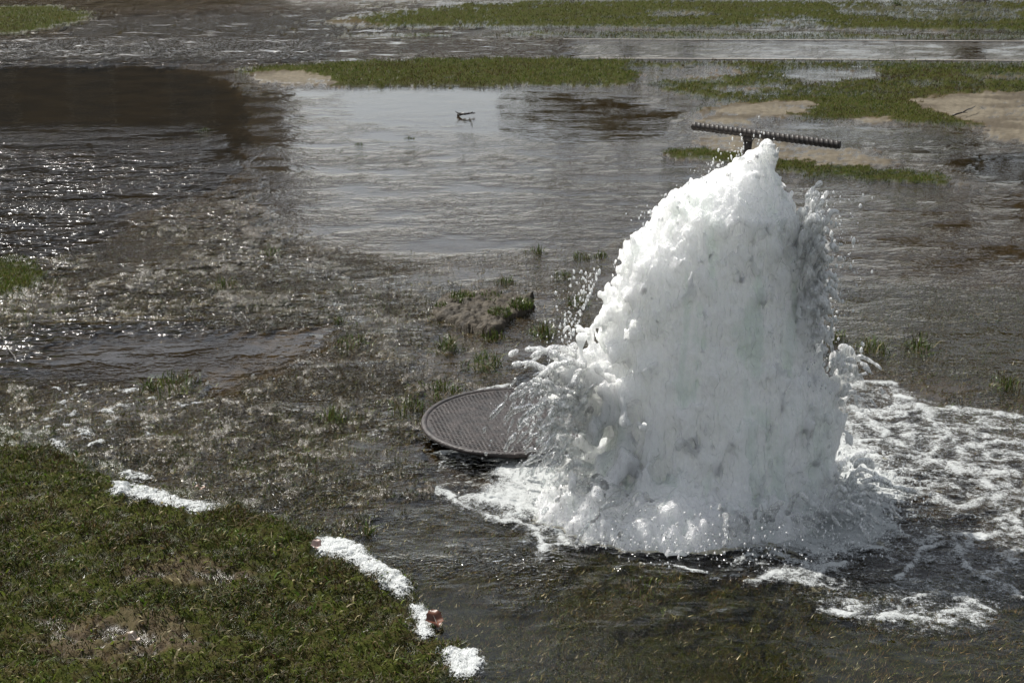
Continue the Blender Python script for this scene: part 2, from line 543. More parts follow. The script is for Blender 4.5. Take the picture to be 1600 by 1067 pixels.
area([(1525, 240), (1840, 245), (1840, 300), (1600, 292), (1520, 275)], 1, H=-40, C=.06, M=1, G=0)
area([(1075, 216), (1170, 208), (1310, 228), (1380, 240), (1405, 262), (1330, 265), (1240, 256), (1120, 236)], 2, S=1, G=0, H=9, R=1.0)
area([(1030, 233), (1100, 234), (1230, 252), (1330, 262), (1460, 270), (1500, 285), (1400, 285), (1220, 268), (1120, 252), (1050, 245)], 1, H=13, G=.85, R=1, S=0)
area([(1480, 280), (1560, 285), (1560, 296), (1500, 292)], 1, S=.8, H=6, G=.1)
# flooded path and the lawn on its far side
area([(-240, 62), (400, 62), (1000, 62), (1840, 67), (1840, 97), (1000, 92), (700, 90), (400, 100), (-240, 100)], 1, H=-16, G=0, C=.55, R=.3, M=.4)
area([(700, 60), (860, 46), (1840, 55), (1840, 63), (1000, 61), (910, 60)], 1, H=6, G=.7, R=1.0)
area([(500, 34), (600, 22), (720, 8), (850, 2), (1300, 0), (1840, -10), (1840, 52), (1300, 44), (800, 42), (620, 42), (520, 38)], 1, H=17, G=.95, R=2.2)
area([(1010, 18), (1100, 17), (1110, 24), (1020, 25)], 1, H=-3, G=.3)
area([(1150, 33), (1260, 30), (1300, 38), (1180, 40)], 1, H=-2, G=.3)
area([(560, 12), (760, 2), (900, -6), (500, -10)], 1, H=-2, G=.4)
area([(860, 46), (1300, 47), (1500, 50), (1500, 53), (1200, 51), (860, 50)], 0, H=-9, G=.1)
area([(1290, 10), (1500, 5), (1600, 10), (1600, 34), (1480, 36), (1330, 28)], 2, H=4, G=.6, M=.3)
area([(1300, -40), (1840, -40), (1840, 2), (1300, 2)], 1, H=-20, M=.8, G=0)
area([(520, 55), (600, 52), (700, 54), (690, 59), (560, 60)], 0, H=7, G=.8)
area([(-240, 8), (90, 10), (150, 24), (110, 40), (40, 52), (-240, 60)], 1, H=14, G=.85)
area([(200, 20), (400, 22), (420, 27), (200, 27)], 1, H=-30, C=.05, M=1)
area([(-240, 62), (500, 60), (520, 98), (-240, 97)], 2, C=4.2, G=.4)
area([(120, 28), (560, 20), (620, 60), (90, 62)], 3, C=3.2, G=.4)


def sample(name, px, py):
    u = np.clip((px - MX) / 4.0, 0, W4 - 1.001)
    v = np.clip((py - MY) / 4.0, 0, H4 - 1.001)
    i, j = u.astype(int), v.astype(int)
    fu, fv = u - i, v - j
    A = maps[name]
    return (A[j, i] * (1 - fu) + A[j, i + 1] * fu) * (1 - fv) + (A[j + 1, i] * (1 - fu) + A[j + 1, i + 1] * fu) * fv


def warp(x, y):
    r = np.sqrt(x * x + y * y)
    k = 0.0055 * r + 0.006
    wx = x + k * 2.8 * (fbm(x, y, None, 0.25, 3, 1)) + k * perlin(x, y, None, 0.05, 5)
    wy = y + k * 3.0 * (fbm(x, y, None, 0.25, 3, 2)) + k * 1.6 * perlin(x, y, None, 0.05, 6)
    return wx, wy


def terrain(x, y):
    """height (m) and the map values at world points"""
    x = np.asarray(x, float); y = np.asarray(y, float)
    wx, wy = warp(x, y)
    px, py = project(wx, np.maximum(wy, 0.2))
    back = smooth(0.6, 1.6, y)
    o = {k: sample(k, px, py) for k in maps}
    r = np.sqrt(x * x + y * y)
    far = smooth(26, 40, r)
    o['H'] = o['H'] * back * (1 - far) + 20 * (1 - back) + 120 * far
    o['G'] = o['G'] * (1 - far) + .8 * far
    fade = np.clip(r / 3.4, 0.8, 5)
    rough = (5.0 * fbm(x, y, None, 0.30 * 1.0, 2, 20) + 6.5 * perlin(x, y * 1.2, None, 0.085, 24)
             + 4.5 * perlin(x, y, None, 0.032, 25) + 3.0 * perlin(x, y, None, 0.014, 26))
    rough2 = 10 * fbm(x, y, None, 0.8, 2, 31)
    h = o['H'] + o['R'] * (rough + rough2 * np.clip(fade - 1, 0, 1.2) * 0.6)
    return h * 0.001, o


# ------------------------------------------------------------------ ground sheet and water sheet (polar grids)
def polar(nphi, nr, phi_dense=R(26.0), py_step=None):
    ph = np.linspace(-phi_dense, phi_dense, nphi)
    side = phi_dense + (math.pi - phi_dense) * (np.linspace(0, 1, 26)[1:]) ** 1.5
    ph = np.concatenate([-side[::-1], ph, side])
    pys = np.linspace(1120, -24, nr)
    b = (533.5 - pys) / F
    rr = CAM_H * (cp + b * sp) / (sp - b * cp)
    near = np.array([0.25, 0.7, 1.2, 1.6, 1.9, 2.15, 2.32])
    near = near[near < rr[0] - 0.05]
    farr = rr[-1] * (np.array([1.08, 1.2, 1.4, 1.8, 2.5, 4, 8, 16, 28]))
    rr = np.concatenate([near, rr, farr])
    P, RR = np.meshgrid(ph, rr)
    return RR * np.sin(P), RR * np.cos(P), len(rr), len(ph)


X, Y, nr, nc = polar(820, 445)
hz, o = terrain(X.ravel(), Y.ravel())
V = np.stack([X.ravel(), Y.ravel(), hz], 1)
wet = smooth(0.011, 0.002, hz) * (1 - 0.55 * o['S'] * smooth(0.004, 0.010, hz))
gm = mesh_np('ground', V, grid_faces(nr, nc), True,
             {'turf': o['G'], 'sand': o['S'], 'mud': np.clip(o['M'], 0, 1), 'wet': np.clip(wet + 0.12 * (o['S'] < .3), 0, 1), 'bare': smooth(-.003, .002, hz) * (1 - .8 * smooth(6, 9, o['H']) * (o['G'] > .4))})
# close the small hole under the camera
ground = link('ground', gm, M_GROUND)
tag(ground, 'flooded uneven earth with drowned turf and bare sandy patches', None, None, 'structure')

X, Y, nr, nc = polar(360, 330)
xw, yw = X.ravel(), Y.ravel()
px, py = project(*warp(xw, yw))
ch = sample('C', px, py)
grit = np.clip(0.5 + 0.7 * smooth(.12, .5, sample('G', px, py)) + .4 * (sample('H', px, py) > -11), 0, 1.4) * smooth(.05, .3, ch)
fx, fy = 0.60, 3.70                                    # foot of the jet
rf = np.sqrt((xw - fx) ** 2 + (yw - fy) ** 2)
turb = np.exp(-(rf / 0.65) ** 2)
ch = np.clip(ch + 0.5 * turb, 0, 4.4)
zw = 0.0018 * fbm(xw, yw * 1.6, None, 0.12, 2, 40) * (ch + .3) * np.clip(np.hypot(xw, yw) / 4, 1, 3) + turb * 0.020 * fbm(xw, yw, None, 0.09, 2, 44)
wm = mesh_np('flood_water', np.stack([xw, yw, zw], 1), grid_faces(nr, nc), True, {'chop': ch, 'grit': grit, 'swell': np.maximum(sample('W', px, py), 0) * smooth(13, 9, np.hypot(xw, yw)) + .25 * turb, 'surge': np.maximum(sample('W', px, py), 0) * smooth(9, 13, np.hypot(xw, yw))})
water = link('flood_water', wm, M_WATER)
tag(water, 'shallow rippling flood water spreading over the grass', None, None, 'structure')


# ------------------------------------------------------------------ grass
GREENS = np.array([(0.060, 0.098, 0.010), (0.042, 0.074, 0.008), (0.100, 0.122, 0.018), (0.066, 0.060, 0.016), (0.100, 0.070, 0.030), (0.24, 0.205, 0.11)])


def blades(name, x, y, z, hgt, wid, lean, weights, two=True, bright=1.0):
    n = len(x)
    th = rng.uniform(0, 2 * math.pi, n)
    ld = rng.uniform(0, 2 * math.pi, n)
    L = hgt
    el = lean                                             # lean angle from vertical
    dx, dy = np.sin(el) * np.cos(ld), np.sin(el) * np.sin(ld)
    dz = np.cos(el)
    bx, by = np.cos(th) * wid / 2, np.sin(th) * wid / 2
    ci = rng.choice(len(GREENS), n, p=np.array(weights) / sum(weights))
    c = GREENS[ci] * rng.uniform(0.6, 1.4, (n, 1)) * bright
    if len(x) > 5000:                                     # moss, old thatch and fresh growth in patches
        q = smooth(-.3, .35, fbm(x, y, None, .22 if two else .9, 3, 120))[:, None]
        c = np.where(rng.random((n, 1)) < .75 * smooth(.05, .4, fbm(x, y, None, .35 if two else 1.4, 3, 131))[:, None], GREENS[np.where(rng.random(n) < .5, 4, 3)] * .8 * bright, c)
        c = c * (q + (1 - q) * np.array([[1.0, .84, .85]])) * (.72 + .5 * smooth(-.4, .4, fbm(x, y, None, .4, 3, 121)))[:, None]
    if two:
        P = np.zeros((n, 5, 3))
        P[:, 0] = np.stack([x - bx, y - by, z - 0.003], 1)
        P[:, 1] = np.stack([x + bx, y + by, z - 0.003], 1)
        mx, my, mz = x + dx * L * .45, y + dy * L * .45, z + dz * L * .62
        P[:, 2] = np.stack([mx + bx * .8, my + by * .8, mz], 1)
        P[:, 3] = np.stack([mx - bx * .8, my - by * .8, mz], 1)
        P[:, 4] = np.stack([x + dx * L * 1.1, y + dy * L * 1.1, z + dz * L * .85], 1)
        b = np.arange(n)[:, None] * 5
        fc = [np.concatenate([b, b + 1, b + 2, b + 3], 1), np.concatenate([b + 3, b + 2, b + 4], 1)]
        k = 5
    else:
        P = np.zeros((n, 3, 3))
        P[:, 0] = np.stack([x - bx, y - by, z - 0.002], 1)
        P[:, 1] = np.stack([x + bx, y + by, z - 0.002], 1)
        P[:, 2] = np.stack([x + dx * L, y + dy * L, z + dz * L], 1)
        b = np.arange(n)[:, None] * 3
        fc = [np.concatenate([b, b + 1, b + 2], 1)]
        k = 3
    return mesh_np(name, P.reshape(-1, 3), fc, False, None, {'tint': np.repeat(c, k, 0)})


# short lawn at the near left
n = 330000
x = rng.uniform(-2.3, 0.15, n); y = rng.uniform(2.1, 4.5, n)
h, o = terrain(x, y)
clump = smooth(-0.25, 0.35, fbm(x, y, None, 0.13, 3, 60))
keep = (h > 0.006) & (o['G'] > 0.2) & (rng.random(n) < o['G'] * (0.5 + 0.5 * clump)) & (np.abs(x) < 0.45 * y + .25)
x, y, h, clump = x[keep], y[keep], h[keep], clump[keep]
n = len(x)
g = blades('lawn_grass', x, y, h, rng.uniform(.008, .026, n) * (0.5 + 0.8 * clump), rng.uniform(.0014, .0036, n), rng.uniform(.4, 1.45, n),
           (3.6, 3.6, 2.4, 4.4, 3.8, 1.8), bright=.58)
tag(link('lawn_grass', g, M_GRASS), 'short matted green and brown lawn in the near corner', None, None, 'stuff')

n = 16000
x = rng.uniform(-2.3, 0.15, n); y = rng.uniform(2.1, 4.5, n)
h, o = terrain(x, y)
keep = (h > 0.006) & (rng.random(n) < .5 + .5 * (fbm(x, y, None, .1, 2, 66) > 0)) & (np.abs(x) < 0.45 * y + .25)
x, y, h = x[keep], y[keep], h[keep]
n = len(x)
pale = rng.random(n) < .45
g = blades('lawn_weeds', x, y, h + .004, rng.uniform(.014, .030, n) * np.where(pale, 1.2, .8), np.where(pale, rng.uniform(.0012, .0028, n), rng.uniform(.004, .008, n)), rng.uniform(.7, 1.5, n),
           (3, 2, 5, 2, 2.5, 4.5), bright=1.15)
tag(link('lawn_weeds', g, M_GRASS), 'pale straws and small broad weed leaves among the lawn grass', None, None, 'stuff')

# grass on the far banks
n = 560000
ppx = rng.uniform(-230, 1830, n); ppy = rng.uniform(-20, 300, n)
ppx[:20000] = rng.uniform(-230, 110, 20000); ppy[:20000] = rng.uniform(390, 490, 20000)
dx, dy, dz = ray(ppx, ppy); tt = -CAM_H / dz
x, y = dx * tt, dy * tt
h, o = terrain(x, y)
keep = (h > -0.007) & (rng.random(n) < smooth(0.3, 0.8, o['G']) * smooth(-.008, .004, h)) & (o['S'] < .35)
x, y, h = x[keep], y[keep], h[keep]
n = len(x); r = np.hypot(x, y)
g = blades('bank_grass', x, y, h, rng.uniform(.012, .032, n) * np.clip(r / 12, .7, 1.4), rng.uniform(.003, .007, n) * np.clip(r / 12, .8, 1.6), rng.uniform(.2, 1.2, n),
           (5, 5, 5, 3.0, 1.8, 0.8), False, .78)
tag(link('bank_grass', g, M_GRASS), 'bright green grass on the banks between the flooded path and pools', None, None, 'stuff')

# drowned and half-drowned blades over the flooded turf
n = 620000
ppx = rng.uniform(-150, 1750, n); ppy = 300 + 800 * rng.random(n) ** 0.9
dx, dy, dz = ray(ppx, ppy); tt = -CAM_H / dz
x, y = dx * tt, dy * tt
h, o = terrain(x, y)
cl = smooth(-0.3, 0.3, fbm(x, y, None, 0.10, 3, 71))
keep = ((h < 0.008) | (y > 4.4)) & (rng.random(n) < smooth(0.05, 0.5, o['G']) * (0.3 + 0.7 * cl))
x, y, h = x[keep], y[keep], h[keep]
n = len(x)
g = blades('soaked_turf_grass', x, y, h, rng.uniform(.007, .021, n), rng.uniform(.0014, .0036, n), rng.uniform(.5, 1.5, n),
           (2.5, 2.5, 2.5, 4, 4, 1.2), False, 1.0)
tag(link('soaked_turf_grass', g, M_WETGRASS), 'dark soaked grass blades lying in the shallow water', None, None, 'stuff')
print('blades', n)


def tuft(px, py, wpx, hpx, n, label, weights=(5, 5, 3, 3, 2, .6), name='grass_tuft', group='grass tufts standing in the flood', flat=1.0):
    p = at(px, py)
    d = math.hypot(p.x, p.y)
    s = math.sqrt(d * d + CAM_H ** 2) / F
    w, hg = wpx * s / 2, hpx * s
    a = rng.uniform(0, 2 * math.pi, n); rr = np.sqrt(rng.random(n))
    rr = rr * (1 + 0.35 * np.sin(3 * a + px))
    x = rr * np.cos(a) * w; y = rr * np.sin(a) * w * 1.3
    hh, _ = terrain(x + p.x, y + p.y)
    z0 = float(np.median(hh))
    mound = 0.12 * hg * np.clip(1 - rr, 0, 1)
    me = blades(name, x, y, np.maximum(hh, -0.012) - z0 + mound, hg * rng.uniform(.45, 1.15, n) * (1.15 - .5 * rr), rng.uniform(.0020, .0042, n),
                np.clip(rr * 1.0 * flat + rng.uniform(-.4, .9, n), .05, 1.5), weights)
    t = link(name, me, M_WETGRASS)
    t.location = (p.x, p.y, z0)
    tag(t, label, 'grass tuft', group)
    # root mat of the tuft
    bm = bmesh.new()
    bmesh.ops.create_icosphere(bm, subdivisions=3, radius=1)
    for v in bm.verts:
        c = v.co.copy()
        k = 1 + 0.35 * math.sin(3.1 * c.x + px) * math.cos(4.3 * c.y) + 0.12 * math.sin(17 * c.x + 9 * c.y)
        v.co = Vector((c.x * w * .7 * k, c.y * w * 1.0 * k, c.z * (0.13 * hg) * k - .004))
    bm_obj('root_mat', bm, M_SOIL, t)
    return t


TUFTS = [
    (840, 393, 30, 17, 90, 'bright green tuft alone in the water above the mud clod'),
    (912, 402, 44, 14, 130, 'spiky green tuft touching the left flank of the jet at its upper edge'),
    (940, 400, 26, 14, 90, 'small green tuft pressed against the white jet, right neighbour of the spiky one'),
    (424, 396, 40, 12, 90, 'dark flat tuft alone on the grey shallows left of centre'),
    (530, 503, 22, 14, 70, 'dark little tuft left of a longer trailing tuft, far side'),
    (550, 538, 60, 22, 120, 'olive tuft with trailing blades, between the small dark tuft and the cover'),
    (700, 545, 46, 34, 170, 'brown and green tuft leaning just below the mud clod, left one'),
    (758, 570, 70, 30, 190, 'ragged tuft directly above the round iron cover'),
    (770, 527, 46, 20, 120, 'grass fringe at the foot of the mud clod on its lower right'),
    (848, 522, 46, 34, 150, 'dark upright tuft between the mud clod and the jet'),
    (905, 475, 50, 22, 110, 'reddish dark tuft half under the left spray of the jet'),
    (790, 441, 36, 16, 90, 'green tuft just above the mud clod, in the water'),
    (880, 432, 40, 14, 140, 'thin low tuft between the bright lone tuft and the reddish one'),
    (265, 606, 110, 32, 240, 'wide ragged tuft with twigs beside the brown stream on the left'),
    (520, 655, 52, 24, 120, 'yellowish tuft in the shallows left of the iron cover'),
    (640, 640, 80, 20, 200, 'straggling olive tuft at the left rim of the iron cover'),
    (690, 612, 90, 18, 190, 'low tuft lying along the far rim of the iron cover'),
    (1296, 528, 60, 20, 150, 'dark tuft at the right flank of the jet'),
    (1362, 545, 60, 26, 150, 'olive tuft right of the jet, left of the one with an upright leaf'),
    (1440, 545, 50, 30, 120, 'tuft with one upright dark leaf, right of the jet'),
    (1575, 600, 70, 16, 140, 'low tuft at the right edge of the flood'),
    (562, 226, 24, 8, 120, 'low green tuft lying in the pale still channel, left of the floating twig'),
    (640, 216, 22, 7, 160, 'thin brown tuft in the still channel just right of the low green one'),
    (320, 203, 30, 7, 120, 'thin pale tuft breaking the surface of the dark pool'),
    (350, 445, 70, 16, 130, 'yellow green tuft in the glittering shallows, left of the dark flat one'),
    (1005, 920, 110, 18, 190, 'green drowned tuft in the clear water below the jet'),
    (575, 835, 20, 34, 30, 'few upright dark stalks beside the large foam patch'),
    (1402, 10, 16, 15, 220, 'dark tall tuft on the farthest lawn'),
]
for a in TUFTS:
    tuft(*a)

# ------------------------------------------------------------------ mud clod
def clod():
    poly = np.array([(676, 478), (690, 462), (725, 450), (770, 450), (800, 456), (832, 460), (836, 474), (815, 486), (795, 492), (788, 508), (765, 520), (742, 512), (722, 508), (700, 498), (682, 492)], float)
    P = np.array([list(at(a, b, 0.02))[:2] for a, b in poly])
    c = P.mean(0)
    n = 110
    lo, hi = P.min(0) - .04, P.max(0) + .04
    xs, ys = np.meshgrid(np.linspace(lo[0], hi[0], n), np.linspace(lo[1], hi[1], n))
    q = np.stack([xs.ravel(), ys.ravel()], 1)
    d = np.full(len(q), 9.0); ins = np.zeros(len(q), bool)
    for i in range(len(P)):
        a, b = P[i], P[(i + 1) % len(P)]
        t = np.clip(((q - a) @ (b - a)) / ((b - a) @ (b - a)), 0, 1)
        d = np.minimum(d, np.linalg.norm(q - a - t[:, None] * (b - a), axis=1))
        cc = ((a[1] > q[:, 1]) != (b[1] > q[:, 1])) & (q[:, 0] < (b[0] - a[0]) * (q[:, 1] - a[1]) / (b[1] - a[1] + 1e-12) + a[0])
        ins ^= cc
    d = np.where(ins, d, -d) + .016 * perlin(q[:, 0], q[:, 1], None, .035, 3) + .006 * perlin(q[:, 0], q[:, 1], None, .014, 4)
    z = -0.02 + 0.036 * smooth(-.003, .006, d) + .004 * smooth(0, .07, d) + .030 * fbm(q[:, 0], q[:, 1], None, .07, 4, 9) + .006 * perlin(q[:, 0], q[:, 1], None, .012, 8)
    nearside = smooth(lo[1] + .02, hi[1], q[:, 1])
    z += .012 * (1 - nearside) * smooth(0, .02, d)
    me = mesh_np('mud_clod', np.stack([q[:, 0] - c[0], q[:, 1] - c[1], z], 1), grid_faces(n, n))
    o_ = link('mud_clod', me, M_SOIL)
    o_.location = (c[0], c[1], 0)
    tag(o_, 'flat clod of brown earth standing out of the water with grass on top', 'clod')
    k = 0
    for (a, b, w, hgt, nb) in ((722, 458, 50, 14, 140), (780, 482, 44, 14, 150), (815, 470, 44, 18, 170), (768, 456, 50, 8, 70), (690, 470, 24, 10, 40)):
        p = at(a, b, 0.045)
        s = 4.9 / F
        nn = nb * 2
        ang = rng.uniform(0, 6.28, nn); rr = np.sqrt(rng.random(nn)) * w * s / 2
        bx, by = rr * np.cos(ang), rr * np.sin(ang) * 1.4
        m = blades('grass_patch', bx + p.x - c[0], by + p.y - c[1], np.full(nn, .024), hgt * s * rng.uniform(.5, 1.1, nn), rng.uniform(.002, .004, nn), rng.uniform(.2, 1.2, nn), (6, 5, 3, 3, 2, .5))
        link('grass_patch', m, M_WETGRASS, o_)


clod()

# ------------------------------------------------------------------ round iron cover
def cover():
    c = at(800, 648, 0.062)
    r = 0.287
    root = empty('manhole_cover', (c.x, c.y, -.010))
    tag(root, 'round dark cast iron manhole cover lying wet beside the jet', 'manhole cover')
    root.rotation_euler = (R(1.4), R(-0.8), R(14))
    bm = bmesh.new()
    prof = [(0, .046), (.02, .044), (r - .03, .044), (r - .012, .044), (r - .004, .046), (r, .049), (r + .001, .054), (r - .003, .0605), (r - .016, .0605), (r - .018, .0575)]
    seg = 128
    rings = [[bm.verts.new((q * math.cos(2 * math.pi * k / seg), q * math.sin(2 * math.pi * k / seg), z)) for k in range(seg)] for q, z in prof[1:]]
    for a, b in zip(rings, rings[1:]):
        for k in range(seg):
            bm.faces.new((a[k], a[(k + 1) % seg], b[(k + 1) % seg], b[k]))
    bm_obj('rim', bm, M_IRON, root)
    bm = bmesh.new()
    top = [(r - .0182, .0573), (r - .10, .0585), (.001, .0590)]
    rings = [[bm.verts.new((q * math.cos(2 * math.pi * k / seg), q * math.sin(2 * math.pi * k / seg), z)) for k in range(seg)] for q, z in top]
    for a, b in zip(rings, rings[1:]):
        for k in range(seg):
            bm.faces.new((a[k], a[(k + 1) % seg], b[(k + 1) % seg], b[k]))
    bm.faces.new(rings[-1])
    # underside
    und = [bm.verts.new(((r - .03) * math.cos(2 * math.pi * k / seg), (r - .03) * math.sin(2 * math.pi * k / seg), .0442)) for k in range(seg)]
    bm.faces.new(und[::-1])
    bm_obj('plate', bm, M_IRON, root)
    # raised studs
    bm = bmesh.new()
    p = 0.0125
    for i in range(-22, 23):
        for j in range(-22, 23):
            x, y = i * p, j * p
            q = math.hypot(x, y)
            if q > r - .026:
                continue
            hs = .0042 if (i + j) % 2 else .0034
            z0, z1 = .0570, .0594 + random.uniform(-.0004, .0004)
            vs = [bm.verts.new((x + a * hs, y + b * hs, z0)) for a, b in ((-1, -1), (1, -1), (1, 1), (-1, 1))]
            ws = [bm.verts.new((x + a * hs * .75, y + b * hs * .75, z1)) for a, b in ((-1, -1), (1, -1), (1, 1), (-1, 1))]
            bm.faces.new(ws)
            for k in range(4):
                bm.faces.new((vs[k], vs[(k + 1) % 4], ws[(k + 1) % 4], ws[k]))
    s = bm_obj('tread_studs', bm, M_IRON, root, False)
    tag(s, None, None, None, 'stuff')


cover()

# ------------------------------------------------------------------ T-handled valve key of reinforcing bar
def valve_key():
    a, b = at_y(1082, 197, 3.98), at_y(1313, 227, 3.78)
    L = (b - a).length
    d = (b - a).normalized()
    tpt = at_y(1170, 209, 3.98 - 0.20 * (1170 - 1082) / 231)
    root = empty('valve_key', (tpt.x, tpt.y, 0))
    tag(root, 'dark steel key with a ribbed bar handle standing up behind the jet', 'valve key')
    o0 = Vector((tpt.x, tpt.y, 0))
    up = Vector((0, 0, 1)); s1 = (up - d * up.dot(d)).normalized(); s2 = d.cross(s1)
    seg, n = 20, 420
    rad = .0118
    V = []
    for i in range(n + 1):
        t = i / n
        c = a + d * (L * t) - o0
        for k in range(seg):
            th = 2 * math.pi * k / seg
            ph = (L * t / 0.0135) + th / (2 * math.pi) * 2.0
            rb = max(0.0, math.cos(2 * math.pi * ph)) ** 1.4 * .0015
            long_rib = .0016 * max(0, math.cos(2 * th)) ** 10
            rr = rad - .0012 + rb + long_rib
            if i in (0, n):
                rr *= .86
            V.append(c + (s1 * math.sin(th) + s2 * math.cos(th)) * rr)
    V = np.array([list(v) for v in V])
    i = np.arange(n)[:, None] * seg
    k = np.arange(seg)[None, :]
    f = np.stack([i + k, i + (k + 1) % seg, i + seg + (k + 1) % seg, i + seg + k], -1).reshape(-1, 4)
    me = mesh_np('handle', V, [f, np.arange(seg)[None, ::-1], (np.arange(seg) + n * seg)[None, :]])
    link('handle', me, M_REBAR, root)
    bm = bmesh.new()
    # square stem, slightly flattened where it is welded on
    pts = [(tpt - o0) + Vector((0, .004, -.010)), Vector((.0, .03, -.1 + tpt.z)), Vector((.002, .06, -.05))]
    tube(bm, pts, [.0125, .0115, .0115], 8)
    bm_obj('stem', bm, M_REBAR, root)
    bm = bmesh.new()
    w = (tpt - o0) + Vector((0, .002, -.008))
    tube(bm, [w + Vector((0, 0, -.012)), w + Vector((0, 0, -.004)), w + Vector((0, 0, .004))], [.0128, .0165, .0125], 14)
    bm_obj('weld', bm, M_REBAR, root)


valve_key()

# ------------------------------------------------------------------ the jet
def jet():
    import openvdb as vdb
    Yc = 3.76
    prof = [(205, 1196, 1212), (215, 1180, 1217), (228, 1168, 1220), (240, 1152, 1222), (262, 1118, 1222), (285, 1085, 1228), (300, 1062, 1234), (330, 1035, 1246), (360, 1005, 1252), (400, 968, 1257),
            (440, 955, 1262), (480, 940, 1266), (520, 915, 1275), (560, 895, 1288), (600, 880, 1308), (640, 880, 1322), (680, 880, 1316), (720, 880, 1305), (760, 880, 1300), (790, 880, 1300)]
    prof = [(p[0] + 24 * max(0, 310 - p[0]) / 95, p[1], p[2]) for p in prof]
    pz = np.array([at_y(1100, p[0], Yc).z for p in prof])
    pl = np.array([at_y(p[1], p[0], Yc).x for p in prof])
    pr = np.array([at_y(p[2], p[0], Yc).x for p in prof])
    o_ = np.argsort(pz)
    pz, pl, pr = pz[o_], pl[o_], pr[o_]
    vx = 0.0040
    lo = np.array([-0.12, 3.22, -0.03]); hi = np.array([1.12, 4.25, 1.22])
    N = np.ceil((hi - lo) / vx).astype(int)
    xs, ys, zs = [lo[k] + vx * np.arange(N[k]) for k in range(3)]
    L = np.interp(zs, pz, pl); Rr = np.interp(zs, pz, pr) - .012 * smooth(.35, .7, zs)
    ztop = pz.max()
    L = np.where(zs > ztop, pl[-1], L); Rr = np.where(zs > ztop, pr[-1], Rr)
    cx = ((L + Rr) / 2).astype(np.float32); w = ((Rr - L) / 2).astype(np.float32)
    dd = (np.minimum(w * .9, .16) + .07 * np.clip(1 - zs / .8, 0, 1) * np.minimum(1, w / .15)).astype(np.float32)
    yc = (Yc + 0.03 * np.clip(zs, 0, 1)).astype(np.float32)
    Xg = xs[:, None, None].astype(np.float32); Yg = ys[None, :, None].astype(np.float32); Zg = zs[None, None, :].astype(np.float32)
    rr = np.sqrt(((Xg - cx) / w) ** 2 + ((Yg - yc) / dd) ** 2)
    f = (1 - rr) * np.minimum(w, dd)
    f = np.minimum(f, (ztop + .004) - Zg)
    f -= 0.020 + 0.004 * smooth(1.0, .7, zs)[None, None, :].astype(np.float32)      # room for the lumps
    body0 = f
    # heap of churned water round the foot
    mnd = 0.120 * np.exp(-(((xs[:, None] - .32) / .27) ** 2 + ((ys[None, :] - 3.62) / .19) ** 2) ** 1.2) + .035 * np.exp(-(((xs[:, None] - .55) / .36) ** 2 + ((ys[None, :] - 3.64) / .22) ** 2) ** 2) - .016 - .12 * smooth(.34, .54, np.hypot((xs[:, None] - .50), (ys[None, :] - 3.66) * 1.4) + .13 * fbm(*np.meshgrid(xs, ys, indexing='ij'), None, .14, 3, 130))
    fm = (mnd[:, :, None].astype(np.float32) - Zg) * .8
    k = .03
    hh = np.clip(.5 + .5 * (f - fm) / k, 0, 1)
    f = fm * (1 - hh) + f * hh + k * hh * (1 - hh)
    # narrow band of displacement
    idx = np.nonzero((f > -.075) & (f < .05))
    x, y, z = xs[idx[0]], ys[idx[1]], zs[idx[2]]
    fb = f[idx]
    print('band', len(x))
    low = smooth(.75, .15, z)
    az = z * .55
    b1 = np.abs(perlin(x, y, z * .8, .12, 50)) * 2
    b2 = np.abs(perlin(x, y, az, .050, 51)) * 2
    b3 = np.abs(perlin(x, y, z * .7, .022, 52)) * 2
    b4 = perlin(x, y, az, .0115, 53)
    sm = .55 + .45 * smooth(.45, .9, z)                    # rounder lumps only near the crown
    disp = .012 * b1 + .014 * b2 * sm + .0080 * b3 * sm + .0045 * b4 + .0022 * perlin(x, y, z * .6, .0075, 58)
    vn = perlin(x, y, z * .55, .085, 60)
    disp += .008 * np.exp(-(vn / .09) ** 2)
    vn = perlin(x, y, z * .5, .040, 61)
    disp += .004 * np.exp(-(vn / .10) ** 2)
    # hanging folds of falling water
    fold = perlin(x, y, z * .16, .045, 54)
    disp += .012 * fold * low
    disp += .0095 * perlin(x, y, z * .12, .0145, 62) * (1 - .5 * smooth(.6, 1.0, z))
    # clumps hurled up through the falling curtain
    disp += .012 * smooth(.12, .5, perlin(x, y, z * .5, .055, 63))
    # torn, lacy lower left flank
    left = smooth(.52, .26, x) * smooth(.62, .40, z) * smooth(.03, .10, z)
    tear = perlin(x, y, z * .8, .06, 55)
    disp += left * (-.030 + .095 * tear)
    # a ragged right flank
    right = smooth(.78, .88, x) * smooth(.15, .3, z)
    disp += right * .02 * perlin(x, y, z * .5, .04, 56)
    # low mound: livelier
    disp += .022 * np.abs(perlin(x, y, z, .035, 57)) * smooth(.16, .05, z)
    f[idx] = fb + disp
    fbody = f.copy()
    # thrown ligaments: ballistic streams broken into beads, added to the same body of water
    def stamp(p, r):
        i0 = np.maximum(((p - r * 1.7 - lo) / vx).astype(int), 0)
        i1 = np.minimum(((p + r * 1.7 - lo) / vx).astype(int) + 2, N)
        if (i1 <= i0).any():
            return
        sx, sy, sz = xs[i0[0]:i1[0], None, None] - p[0], ys[None, i0[1]:i1[1], None] - p[1], zs[None, None, i0[2]:i1[2]] - p[2]
        v = (r - np.sqrt(sx * sx + sy * sy + sz * sz)).astype(np.float32)
        s_ = f[i0[0]:i1[0], i0[1]:i1[1], i0[2]:i1[2]]
        kk = .006
        hq = np.clip(.5 + .5 * (v - s_) / kk, 0, 1)
        s_[...] = s_ * (1 - hq) + v * hq + kk * hq * (1 - hq)

    rg = np.random.default_rng(11)

